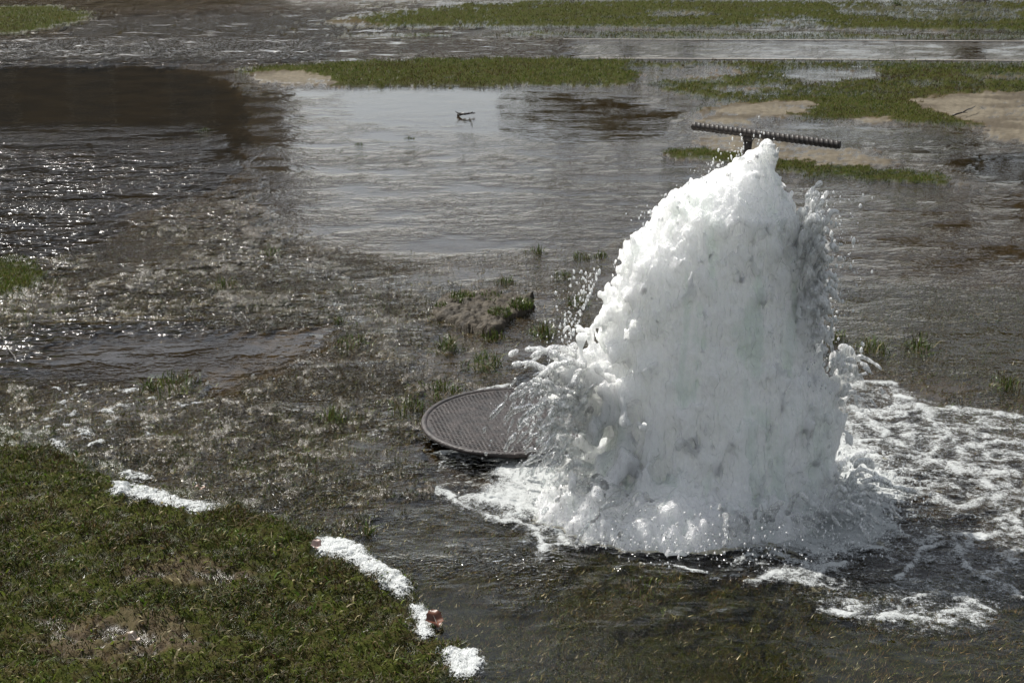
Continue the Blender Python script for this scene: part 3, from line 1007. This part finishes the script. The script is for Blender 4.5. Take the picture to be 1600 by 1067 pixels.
    def stream(p0, v0, T, r0, seedn, gap=.35):
        n_ = max(6, int(T * np.linalg.norm(v0) / .006))
        ts = np.linspace(0, T, n_)
        P = p0 + v0 * ts[:, None] + np.array([0, 0, -4.9]) * (ts[:, None] ** 2)
        ln = np.cumsum(np.r_[0, np.linalg.norm(np.diff(P, axis=0), axis=1)])
        m = perlin(ln, ln * 0 + seedn, None, .028, 3)
        P = P + .006 * np.stack([perlin(ln, ln * 0 + seedn + 9 * q, None, .03, 5 + q) for q in range(3)], 1)
        for q in range(n_):
            fr = ts[q] / T
            r = r0 * (1 - .55 * fr) * (1 + 1.1 * m[q])
            if r > .0026 and m[q] > -gap + .35 * fr:
                stamp(P[q], r)
                if P[q, 2] < .005:
                    break
    # left flank splash
    for q in range(105):
        z0 = rg.uniform(.10, .42)
        th = rg.uniform(-2.6, -1.7) if rg.random() < .5 else rg.uniform(2.5, 3.6)
        p0 = np.array([np.interp(z0, pz, pl) + rg.uniform(-.02, .08), Yc + rg.uniform(-.14, .1), z0])
        sp_ = rg.uniform(.25, 1.15)
        v0 = np.array([math.cos(th) * sp_, math.sin(th) * sp_ * .6, rg.uniform(-.2, 1.1)])
        stream(p0, v0, rg.uniform(.08, .28), rg.uniform(.0045, .0105), q)
    # tall splash on the right, px 1235-1300, py 280-500
    for q in range(90):
        py0 = rg.uniform(430, 560)
        p0 = np.array(at_y(1255 + rg.uniform(-14, 8), py0, Yc + rg.uniform(-.08, .06)))
        v0 = np.array([rg.uniform(.12, .36), rg.uniform(-.25, .12), rg.uniform(.7, 1.9)])
        stream(p0, v0, rg.uniform(.10, .28), rg.uniform(.0045, .0105), 100 + q, .5)
    for q in range(34):                                   # the tall clear splash
        p0 = np.array(at_y(1250 + rg.uniform(-10, 10), rg.uniform(400, 480), Yc + rg.uniform(-.05, .05)))
        stream(p0, np.array([rg.uniform(.12, .34), rg.uniform(-.12, .08), rg.uniform(1.35, 2.15)]), rg.uniform(.14, .27), rg.uniform(.005, .0095), 500 + q, .6)
    for q in range(16):
        p0 = np.array(at_y(1240 + rg.uniform(-6, 8), rg.uniform(330, 420), Yc + rg.uniform(-.05, .05)))
        v0 = np.array([rg.uniform(.1, .35), rg.uniform(-.2, .1), rg.uniform(.2, 1.0)])
        stream(p0, v0, rg.uniform(.08, .2), rg.uniform(.003, .006), 150 + q, .3)
    # curl that crosses the handle at the very top
    for q in range(1):
        p0 = np.array(at_y(1212 + rg.uniform(-3, 6), 245, Yc + .0))
        stream(p0, np.array([rg.uniform(-.06, .06), -.05, rg.uniform(.62, .75)]), .11, .0055, 200 + q, .5)
    for q in range(24):
        z0 = rg.uniform(.55, 1.0)
        p0 = np.array([np.interp(z0, pz, pl) + .02, Yc + rg.uniform(-.05, .05), z0])
        stream(p0, np.array([rg.uniform(-.35, .0), rg.uniform(-.2, .1), rg.uniform(.0, .7)]), rg.uniform(.04, .1), rg.uniform(.005, .009), 230 + q, .4)
    # low crown thrown outwards round the foot
    for q in range(130):
        th = rg.uniform(-math.pi, math.pi)
        p0 = np.array([.60 + .33 * math.cos(th), 3.70 + .24 * math.sin(th), .03])
        s_ = rg.uniform(.3, 1.2)
        v0 = np.array([math.cos(th) * s_, math.sin(th) * s_ * .7, rg.uniform(.5, 1.5)])
        stream(p0, v0, rg.uniform(.12, .3), rg.uniform(.0035, .008), 300 + q)
    for q in range(30):
        p0 = np.array(at_y(1310 + rg.uniform(-10, 10), rg.uniform(560, 640), Yc + rg.uniform(-.1, .1)))
        stream(p0, np.array([rg.uniform(.1, .7), rg.uniform(-.2, .2), rg.uniform(.2, 1.3)]), rg.uniform(.1, .25), rg.uniform(.004, .008), 450 + q)
    g_ = vdb.FloatGrid()
    g_.background = .02
    g_.copyFromArray(np.clip(-f, -.02, .02).astype(np.float32))
    pts, tris, quads = g_.convertToPolygons(isovalue=0.0, adaptivity=0.0)
    quads = quads[:, ::-1].astype(np.int64)
    ip = np.clip(np.round(pts).astype(int), 0, N - 1)
    V_ = pts * vx + lo
    fc = fbody[ip[:, 0], ip[:, 1], ip[:, 2]]
    clear = smooth(-.004, -.022, fc)
    zc = V_[:, 2]
    # clear-water pockets in the torn flank
    pocket = smooth(.45, .28, V_[:, 0]) * smooth(.40, .28, zc) * .35 + smooth(.16, .05, zc) * .1
    keepv = zc > -.006
    kf = keepv[quads].all(1)
    V2, q2, (cl2,) = compact(V_, quads[kf], [np.clip(clear * .53 + pocket * .9, 0, 1)])
    base = np.array([.62, Yc, 0])
    print('jet faces', len(q2))
    root = empty('water_jet', tuple(base))
    tag(root, 'tall white gush of frothing water bursting out of the ground', 'water jet')
    me = mesh_np('froth_column', V2 - base, q2, True, {'clear': cl2})
    link('froth_column', me, M_FROTH, root)
    # loose droplets
    bm = bmesh.new()
    bmesh.ops.create_icosphere(bm, subdivisions=1, radius=1)
    iv = np.array([list(v.co) for v in bm.verts]); it = np.array([[v.index for v in f_.verts] for f_ in bm.faces])
    bm.free()
    C, S = [], []
    for q in range(900):      # right of the column
        p_ = np.array(at_y(1258 + abs(rg.normal(0, 32)), rg.uniform(300, 620), Yc + rg.normal(0, .07)))
        C.append(p_); S.append(.0009 + .0048 * rg.random() ** 3)
    for q in range(700):      # left flank
        t_ = rg.uniform(0, 1)
        p_ = np.array(at_y(940 - 110 * t_ - rg.exponential(14), 420 + 260 * t_, Yc + rg.normal(0, .09)))
        C.append(p_); S.append(.0008 + .0035 * rg.random() ** 3)
    for q in range(2600):     # low spray round the foot
        th = rg.uniform(-math.pi, math.pi); q_ = rg.uniform(.8, 1.5)
        C.append(np.array([.60 + .38 * q_ * math.cos(th), 3.68 + .30 * q_ * math.sin(th), abs(rg.normal(0, .05))])); S.append(rg.uniform(.0008, .0032))
    for q in range(160):      # crown
        t_ = rg.uniform(0, 1)
        C.append(np.array(at_y(1190 - 200 * t_ + rg.normal(0, 12), 215 + 150 * t_ - rg.exponential(8), Yc + rg.normal(0, .05)))); S.append(rg.uniform(.0008, .0028))
    C, S = np.array(C), np.array(S)
    st = np.stack([np.ones(len(S)), np.ones(len(S)), rg.uniform(.9, 2.4, len(S))], 1)
    VV = (C[:, None, :] - base + iv[None] * (S[:, None] * st)[:, None, :]).reshape(-1, 3)
    TT = (it[None] + (np.arange(len(S)) * len(iv))[:, None, None]).reshape(-1, 3)
    d_ = link('droplets', mesh_np('droplets', VV, TT), M_DROP, root)
    tag(d_, None, None, None, 'stuff')


jet()

# ------------------------------------------------------------------ foam on the water
def seg_dist(px, py, line):
    d = np.full(px.shape, 1e9)
    for (x0, y0), (x1, y1) in zip(line, line[1:]):
        vx_, vy_ = x1 - x0, y1 - y0
        t = np.clip(((px - x0) * vx_ + (py - y0) * vy_) / (vx_ ** 2 + vy_ ** 2), 0, 1)
        d = np.minimum(d, np.hypot(px - x0 - t * vx_, (py - y0 - t * vy_) * 1.8))
    return d


def in_poly(px, py, poly):
    r = np.zeros(px.shape, bool)
    j = len(poly) - 1
    for i in range(len(poly)):
        c = ((poly[i][1] > py) != (poly[j][1] > py))
        xx = (poly[j][0] - poly[i][0]) * (py - poly[i][1]) / (poly[j][1] - poly[i][1] + 1e-9) + poly[i][0]
        r ^= c & (px < xx)
        j = i
    return r


def foam_sheet(name, bbox, step, dens, lift, mat, z0=.002, ground_min=False):
    x0, x1, y0, y1 = bbox
    xs = np.arange(x0, x1, step); ys = np.arange(y0, y1, step)
    Xf, Yf = np.meshgrid(xs, ys)
    x, y = Xf.ravel(), Yf.ravel()
    wx = x + .030 * fbm(x, y, None, .12, 3, 80) + .010 * perlin(x, y, None, .03, 85)
    wy = y + .040 * fbm(x, y, None, .12, 3, 81) + .012 * perlin(x, y, None, .03, 86)
    px, py = project(wx, wy)
    fo = dens(px, py, wx, wy)
    h = lift * smooth(.25, .9, fo) * (1 + .8 * np.abs(perlin(x, y, None, .030, 88)) * 2 + .35 * perlin(x, y, None, .011, 89))
    z = z0 + h
    if ground_min:
        g_, _ = terrain(x, y)
        z = np.maximum(z, g_ + .001 + h)
    keep = (fo > .05).reshape(Xf.shape)
    kq = keep[:-1, :-1] | keep[1:, 1:] | keep[1:, :-1] | keep[:-1, 1:]
    fc = grid_faces(len(ys), len(xs), kq)
    c = np.array([x[np.unique(fc)].mean(), y[np.unique(fc)].mean(), 0])
    V_, fc, (fo_,) = compact(np.stack([x, y, z], 1) - c, fc, [fo])
    o_ = link(name, mesh_np(name, V_, fc, True, {'foam': fo_}), mat)
    o_.location = c
    return o_


CORE = [(735, 770), (760, 735), (830, 712), (900, 690), (1290, 640), (1340, 690), (1390, 750), (1400, 800), (1380, 850), (1290, 868), (1180, 845), (1010, 835), (940, 822), (890, 806), (850, 806), (760, 790)]
OUTER = [(655, 712), (700, 700), (820, 700), (900, 650), (1290, 540), (1370, 585), (1480, 640), (1620, 640), (1640, 860), (1600, 900), (1540, 990), (1400, 985), (1280, 955), (1190, 905), (1130, 880), (1010, 850),
         (940, 850), (860, 880), (810, 830), (720, 800), (655, 775)]
LINES = [([(930, 820), (975, 838), (1000, 850), (1020, 838), (1070, 850), (1130, 846), (1200, 862), (1260, 880)], 12), ([(790, 800), (870, 812), (930, 815)], 12), ([(1000, 838), (1004, 858)], 6), ([(660, 760), (690, 768), (715, 790), (760, 806), (830, 822), (850, 846), (842, 878)], 11), ([(850, 852), (915, 852)], 8), ([(1180, 908), (1200, 897), (1250, 893), (1315, 884)], 15),
         ([(1285, 955), (1330, 962), (1400, 962), (1500, 975)], 10), ([(1310, 585), (1380, 598), (1440, 640), (1500, 700), (1590, 825)], 14), ([(1400, 645), (1480, 640), (1600, 652)], 9),
         ([(1400, 905), (1440, 860), (1500, 838), (1610, 832)], 13), ([(1280, 700), (1400, 760), (1500, 790), (1570, 770)], 16), ([(665, 655), (680, 635), (730, 614), (800, 601)], 5),
         ([(655, 720), (690, 708), (740, 706), (800, 720)], 10), ([(655, 720), (668, 745), (660, 760)], 8), ([(1400, 960), (1440, 930), (1500, 925), (1550, 960)], 8), ([(1500, 700), (1560, 690), (1610, 700)], 9),
         ([(1330, 640), (1400, 690), (1480, 735), (1560, 740)], 14), ([(1000, 885), (1060, 888), (1100, 893)], 4), ([(1540, 900), (1600, 935)], 7), ([(930, 850), (1000, 852)], 4)]


def dens_main(px, py, x, y):
    # soft membership of the core and outer fields
    core = np.zeros(px.shape); out = np.zeros(px.shape)
    for s_ in (-1, 0, 1):
        for t_ in (-1, 0, 1):
            core += in_poly(px + 16 * s_, py + 9 * t_, CORE) / 9.0
            out += in_poly(px + 22 * s_, py + 12 * t_, OUTER) / 9.0
    n = fbm(x, y * 1.25, None, .16, 2, 90)
    n2 = fbm(x, y * 1.2, None, .065, 3, 93)
    ridge = np.exp(-(n / .10) ** 2) * .65 + np.exp(-(n2 / .10) ** 2) * .42
    fade = smooth(1700, 1380, px)
    f_ = out * (0.30 + ridge * (.40 + .15 * fade)) + core * .55
    ring = smooth(60, 20, np.hypot((px - 735) / 1.2, (py - 748) * 1.6))
    f_ *= 1 - .75 * ring
    dark = smooth(55, 20, np.hypot((px - 1050) / 2.6, (py - 862) * 1.6)) + smooth(60, 30, np.hypot((px - 1470) / 1.6, (py - 800) * 1.6)) * .7 + smooth(60, 30, np.hypot((px - 1400) / 2, (py - 905) * 1.6)) * .5
    f_ *= 1 - .8 * np.clip(dark, 0, 1)
    for ln, w in LINES:
        d_ = seg_dist(px, py, ln)
        f_ = np.maximum(f_, (.92 * np.exp(-(d_ / (w * 1.05)) ** 2)) * (.8 + .9 * n2))
    return np.clip(f_, 0, 1.15)


fm_ = foam_sheet('foam', (-.22, 1.95, 2.55, 4.75), .0055, dens_main, .0035, M_FOAM)
tag(fm_, 'white lace of foam spreading over the water round the foot of the jet', None, None, 'stuff')


def patch(polys, lab, lift=.005, mat=None, name='foam_patch', cat='foam patch', grp='foam patches caught along the lawn edge'):
    allp = [p for pl_ in polys for p in pl_]
    w = [at(a, b) for a, b in allp]
    bb = (min(p.x for p in w) - .05, max(p.x for p in w) + .05, min(p.y for p in w) - .07, max(p.y for p in w) + .07)

    def dn(px, py, x, y):
        s_ = np.zeros(px.shape)
        for pl_ in polys:
            for a in (-1, 0, 1):
                for b in (-1, 0, 1):
                    s_ = np.maximum(s_, 0) + in_poly(px + 7 * a, py + 5 * b, pl_) / 9.0
        return np.clip(s_, 0, 1) * (.85 + .45 * fbm(x, y, None, .035, 3, 97)) + .16 * (s_ > 0)
    o_ = foam_sheet(name, bb, .003, dn, lift, mat or M_FOAMP, .003, True)
    tag(o_, lab, cat, grp)
    return o_


patch([[(170, 768), (190, 758), (222, 762), (260, 775), (300, 786), (345, 795), (335, 803), (290, 803), (225, 792), (215, 780), (175, 776)]], 'long narrow white foam patch lying along the upper lawn edge')
patch([[(494, 858), (505, 842), (530, 840), (560, 850), (585, 872), (600, 885), (620, 900), (650, 918), (640, 928), (590, 928), (575, 905), (560, 890), (530, 876), (500, 872)]],
      'largest white foam patch on the lawn edge, in the middle of the row', .006)
patch([[(642, 950), (668, 945), (672, 960), (668, 985), (676, 1000), (660, 1005), (642, 985)]], 'thin broken foam patch beside the reddish leaf', .003)
patch([[(685, 1020), (710, 1015), (750, 1020), (756, 1045), (740, 1060), (710, 1060), (700, 1040)]], 'square bubbly foam patch at the bottom edge of the photo', .004)
patch([[(185, 738), (200, 733), (205, 745), (240, 742), (240, 752), (200, 752)]], 'tiny foam patch just above the long narrow one', .006)
patch([[(78, 694), (92, 688), (100, 694), (94, 702), (82, 702)]], 'small foam fleck on the left where lawn meets water', .010)
patch([[(122, 674), (148, 672), (146, 680), (124, 682)]], 'pale foam fleck in the shallows above the lawn corner', .008)


def dens_fleck(px, py, x, y):
    n = fbm(x, y, None, .055, 3, 99)
    m = smooth(.0, 1, np.clip(1 - np.hypot((px - 170) / 260, (py - 655) / 75), 0, 1) * 2.2)
    m2 = np.clip(1 - np.hypot((px - 640) / 260, (py - 690) / 90), 0, 1) * .8 + np.clip(1 - np.hypot((px - 720) / 200, (py - 860) / 60), 0, 1) * .9
    m3 = np.clip(1 - np.hypot((px - 700) / 60, (py - 975) / 18), 0, 1) * 1.3
    return np.clip((n * 1.6 - .26) * m * 1.5, 0, .8) + np.clip((n * 1.7 - .15) * m2 * 1.1, 0, 1) + np.clip((n + .2) * m3, 0, 1)


ff = foam_sheet('foam_flecks', (-1.9, .30, 2.75, 5.0), .007, dens_fleck, .005, M_FOAM)
tag(ff, 'scattered white foam flecks drifting in the shallows', None, None, 'stuff')

# ------------------------------------------------------------------ leaves, twigs, stone
def leaf(px, py, size, rot, c1, c2, label, z=.012, tilt=.15):
    p = at(px, py, z)
    bm = bmesh.new()
    n = 14
    L_ = [bm.verts.new((0, size * (-.5 + i / n), .004 * math.sin(i * .8))) for i in range(n + 1)]
    for s_ in (-1, 1):
        prev = L_[0]
        row = []
        for i in range(1, n):
            t = i / n
            w = size * .33 * math.sin(math.pi * t ** .85) * (1 + .12 * math.sin(i * 2.3))
            row.append((bm.verts.new((s_ * w * .5, L_[i].co.y, L_[i].co.z + size * .04)), bm.verts.new((s_ * w, L_[i].co.y + size * .01, L_[i].co.z + size * .11 * (1 if s_ > 0 else .4)))))
        for i in range(len(row) - 1):
            a, b = row[i], row[i + 1]
            bm.faces.new((L_[i + 1], L_[i + 2], b[0], a[0])); bm.faces.new((a[0], b[0], b[1], a[1]))
        bm.faces.new((L_[0], L_[1], row[0][0])); bm.faces.new((L_[n], L_[n - 1], row[-1][0]))
        bm.faces.new((L_[0], row[0][0], row[0][1])); bm.faces.new((L_[n], row[-1][0], row[-1][1]))
    bmesh.ops.recalc_face_normals(bm, faces=bm.faces)
    o_ = bm_obj('fallen_leaf', bm, mat_simple('leaf_' + label.split()[0], c1, c2, 90, .45, .4, .001))
    o_.location = p
    o_.rotation_euler = (tilt, tilt * .5, rot)
    bm = bmesh.new()
    tube(bm, [(0, -size * .72, .0), (0.002, -size * .5, .001), (0, size * .42, .003)], [.0012, .0011, .0004], 6)
    bm_obj('stalk', bm, M_TWIG, o_)
    tag(o_, label, 'leaf')


leaf(678, 966, .062, R(25), (.06, .016, .006), (.11, .036, .014), 'reddish brown leaf floating between two foam patches', .016, .35)
leaf(207, 995, .040, R(60), (.22, .17, .13), (.34, .27, .21), 'pale dry curled leaf lying alone on the lawn', .042, .5)
leaf(312, 762, .034, R(100), (.12, .07, .04), (.20, .12, .07), 'small brown leaf at the lawn edge by the long narrow foam patch', .034, .3)
leaf(494, 850, .04, R(10), (.30, .20, .17), (.38, .28, .24), 'pinkish dry leaf at the upper tip of the largest foam patch', .03, .4)


def twig(paths, label, name='twig', cat='twig'):
    c = paths[0][0][0]
    o0 = Vector((c.x, c.y, 0))
    root = None
    for pts, r0 in paths:
        bm = bmesh.new()
        P = []
        for a, b in zip(pts, pts[1:]):
            for t in (0, .33, .66):
                P.append(a.lerp(b, t) + Vector((random.uniform(-1, 1), random.uniform(-1, 1), random.uniform(-.5, .5))) * r0 * .9 - o0)
        P.append(pts[-1] - o0)
        n = len(P)
        tube(bm, P, [r0 * (1 - .6 * i / (n - 1)) for i in range(n)], 7)
        if root is None:
            root = bm_obj(name, bm, M_TWIG)
            root.location = o0
            tag(root, label, cat)
        else:
            bm_obj('side_shoot', bm, M_TWIG, root)


twig([([at(716, 181, .004), at(728, 178, .03), at(742, 177, .022)], .012), ([at(727, 178, .02), at(716, 177, .03), at(712, 174, .05)], .006), ([at(734, 178, .02), at(738, 175, .06)], .007)],
     'dark forked twig floating in the pale still channel')
twig([([at(1489, 181, .02), at(1508, 174, .05), at(1524, 166, .06)], .008), ([at(1504, 176, .05), at(1512, 176, .04)], .005)], 'thin bent twig lying on the right-hand sand')
twig([([at(508, 572, -.005), at(516, 582, .02), at(524, 589, .012)], .0028)], 'thin dark stick poking out of the shallows left of the cover')
twig([([at(340, 644, -.005), at(346, 628, .02), at(343, 622, .05)], .0034), ([at(345, 630, .02), at(338, 626, .03)], .002)], 'upright forked twig beside the wide ragged tuft')
twig([([at(1436, 536, .0), at(1437, 524, .02), at(1436, 518, .04)], .004), ([at(1440, 536, .01), at(1456, 528, .03)], .004)], 'dark split twig in the tuft right of the jet')
twig([([at(8, 540, -.003), at(22, 556, .02), at(26, 568, .01)], .003)], 'short stick by the left edge in the glittering shallows')

# ------------------------------------------------------------------ kerb edging of the flooded path
def kerb(pts, lab):
    P = [at(a, b) for a, b in pts]
    bm = bmesh.new()
    prev = None
    for i, p in enumerate(P):
        d = (P[min(i + 1, len(P) - 1)] - P[max(i - 1, 0)]).normalized()
        nrm = Vector((-d.y, d.x, 0))
        w = .022
        c = [bm.verts.new(p + nrm * s_ * w + Vector((0, 0, z))) for s_, z in ((-1, -.08), (-1, .002), (-.8, .007), (.8, .007), (1, .002), (1, -.08))]
        if prev:
            for k in range(5):
                bm.faces.new((prev[k], prev[k + 1], c[k + 1], c[k]))
        else:
            bm.faces.new(c)
        prev = c
    bm.faces.new(prev[::-1])
    o_ = bm_obj('path_kerb', bm, M_KERB, None, False)
    tag(o_, lab, None, None, 'structure')


def curve(x0, x1, fy_, n=24):
    return [(x0 + (x1 - x0) * i / n, fy_(x0 + (x1 - x0) * i / n)) for i in range(n + 1)]


kerb(curve(930, 2400, lambda x: 92.0 + 3.6 * ((x - 930) / 670) ** 1.3), 'pale kerb along the near side of the flooded path')
kerb(curve(880, 2400, lambda x: 62.0 + 3.4 * ((x - 880) / 720) ** 1.3), 'pale kerb along the far side of the flooded path')

# ------------------------------------------------------------------ what stands beyond the frame and shows in the pools
def building():
    az0, az1, D = R(-34), R(-10.6), 44.0
    x0, x1 = D * math.tan(az0), D * math.tan(az1)
    H_ = 10.5
    wallm = mat_simple('render_wall', (0.085, 0.074, 0.064), (0.12, 0.105, 0.09), 2, .85, .3, .01)
    roofm = mat_simple('dark_roof', (0.03, .025, .022), (.05, .04, .035), 6, .8, .4, .02)
    glass = mat_simple('window_glass', (0.012, .014, .016), (.02, .022, .025), 1, .12, .0, .001)
    root = empty('apartment_house', ((x0 + x1) / 2, D, .1))
    tag(root, 'long brown house beyond the lawn that darkens the left pool', 'house')

    def box(bm, a, b):
        v = [bm.verts.new((x, y, z)) for x in (a[0], b[0]) for y in (a[1], b[1]) for z in (a[2], b[2])]
        for q in ((0, 1, 3, 2), (4, 6, 7, 5), (0, 4, 5, 1), (2, 3, 7, 6), (0, 2, 6, 4), (1, 5, 7, 3)):
            bm.faces.new([v[k] for k in q])
    hw = (x1 - x0) / 2
    bm = bmesh.new(); box(bm, (-hw, 0, -.5), (hw, 10, H_)); bm_obj('wall', bm, wallm, root, False)
    bm = bmesh.new(); box(bm, (-hw - .4, -.4, H_ + .01), (hw + .4, 10.4, H_ + .4)); bm_obj('roof', bm, roofm, root, False)
    fm = bmesh.new(); box(fm, (-.7, -.06, -.85), (.7, -.005, .85))
    fme = bpy.data.meshes.new('window'); fm.to_mesh(fme); fm.free(); fme.materials.append(M_KERB)
    pm = bmesh.new(); box(pm, (-.6, -.10, -.75), (.6, -.07, .75))
    pme = bpy.data.meshes.new('pane'); pm.to_mesh(pme); pm.free(); pme.materials.append(glass)
    nx = int(2 * hw / 3)
    for i in range(nx):
        for k in range(3):
            wo = link('window', fme, None, root); wo.location = (-hw + 1.6 + i * (2 * hw - 3.2) / (nx - 1), 0, 1.9 + 3.2 * k)
            link('pane', pme, None, wo)


building()


def tree_proto():
    t = NT('tree_leaves')
    c = t.mix(t.noise(t.coords(), 3.0, 2), (0.03, 0.04, 0.014), (0.075, 0.085, 0.03))
    lm = t.done(t.n('BsdfPrincipled', {'Base Color': c, 'Roughness': .6}))
    bm = bmesh.new()
    tube(bm, [(0, 0, -.3), (.05, 0, 1.2), (.1, .05, 2.6), (.05, .1, 4.4)], [.24, .19, .14, .05], 10)
    rg = random.Random(5)
    ends = []
    for k in range(16):
        z = rg.uniform(1.5, 3.8); a = rg.uniform(0, 6.28); l = rg.uniform(1.0, 2.1)
        e = Vector((math.cos(a) * l, math.sin(a) * l, z + rg.uniform(.5, 1.4)))
        tube(bm, [(0.06, .03, z), e * .5 + Vector((0, 0, z * .5)), e], [.07, .05, .015], 6)
        ends.append(e)
    trunk = bpy.data.meshes.new('trunk'); bm.to_mesh(trunk); bm.free(); trunk.materials.append(M_BARK)
    ends += [Vector((0, 0, 4.6)), Vector((.4, .2, 4.1)), Vector((-.4, -.3, 3.9))]
    P, Fc = [], []
    g2 = np.random.default_rng(9)
    for e in ends:
        for k in range(190):
            v = g2.normal(size=3); v /= np.linalg.norm(v)
            c_ = np.array(e) + v * g2.uniform(.2, 1) ** .5 * np.array([.75, .75, .55])
            a, b = g2.normal(size=3), g2.normal(size=3)
            a /= np.linalg.norm(a); b -= a * (a @ b); b /= np.linalg.norm(b)
            s_ = g2.uniform(.06, .13)
            i0 = len(P)
            P += [c_ - a * s_, c_ + b * s_ * .6, c_ + a * s_, c_ - b * s_ * .6]
            Fc.append((i0, i0 + 1, i0 + 2, i0 + 3))
    crown = mesh_np('crown', np.array(P), np.array(Fc), False)
    crown.materials.append(lm)
    return trunk, crown


tk, cr = tree_proto()
for i, (az, D, s_, lab) in enumerate([
        (2.2, 46, 1.05, 'bushy tree beyond the frame, mirrored in the middle of the still channel'),
        (4.6, 44, 1.12, 'bushy tree beyond the frame, mirrored at the right end of the still channel'),
        (7.0, 47, 1.0, 'small bushy tree beyond the frame above the sand patches'),
        (17.6, 34, 1.35, 'broad tree beyond the frame, mirrored in the small pool at the right'),
        (20.4, 32, 1.5, 'broad tree beyond the frame at the far right'),
        (23.5, 34, 1.45, 'broad tree outside the frame on the right side')]):
    a = R(az)
    r_ = empty('park_tree', (D * math.sin(a), D * math.cos(a), .1))
    r_.scale = (s_ * 1.1, s_ * 1.1, s_)
    r_.rotation_euler = (0, 0, i * 1.3)
    tag(r_, lab, 'tree', 'park trees beyond the flooded lawn')
    link('trunk', tk, None, r_)
    link('crown', cr, None, r_)
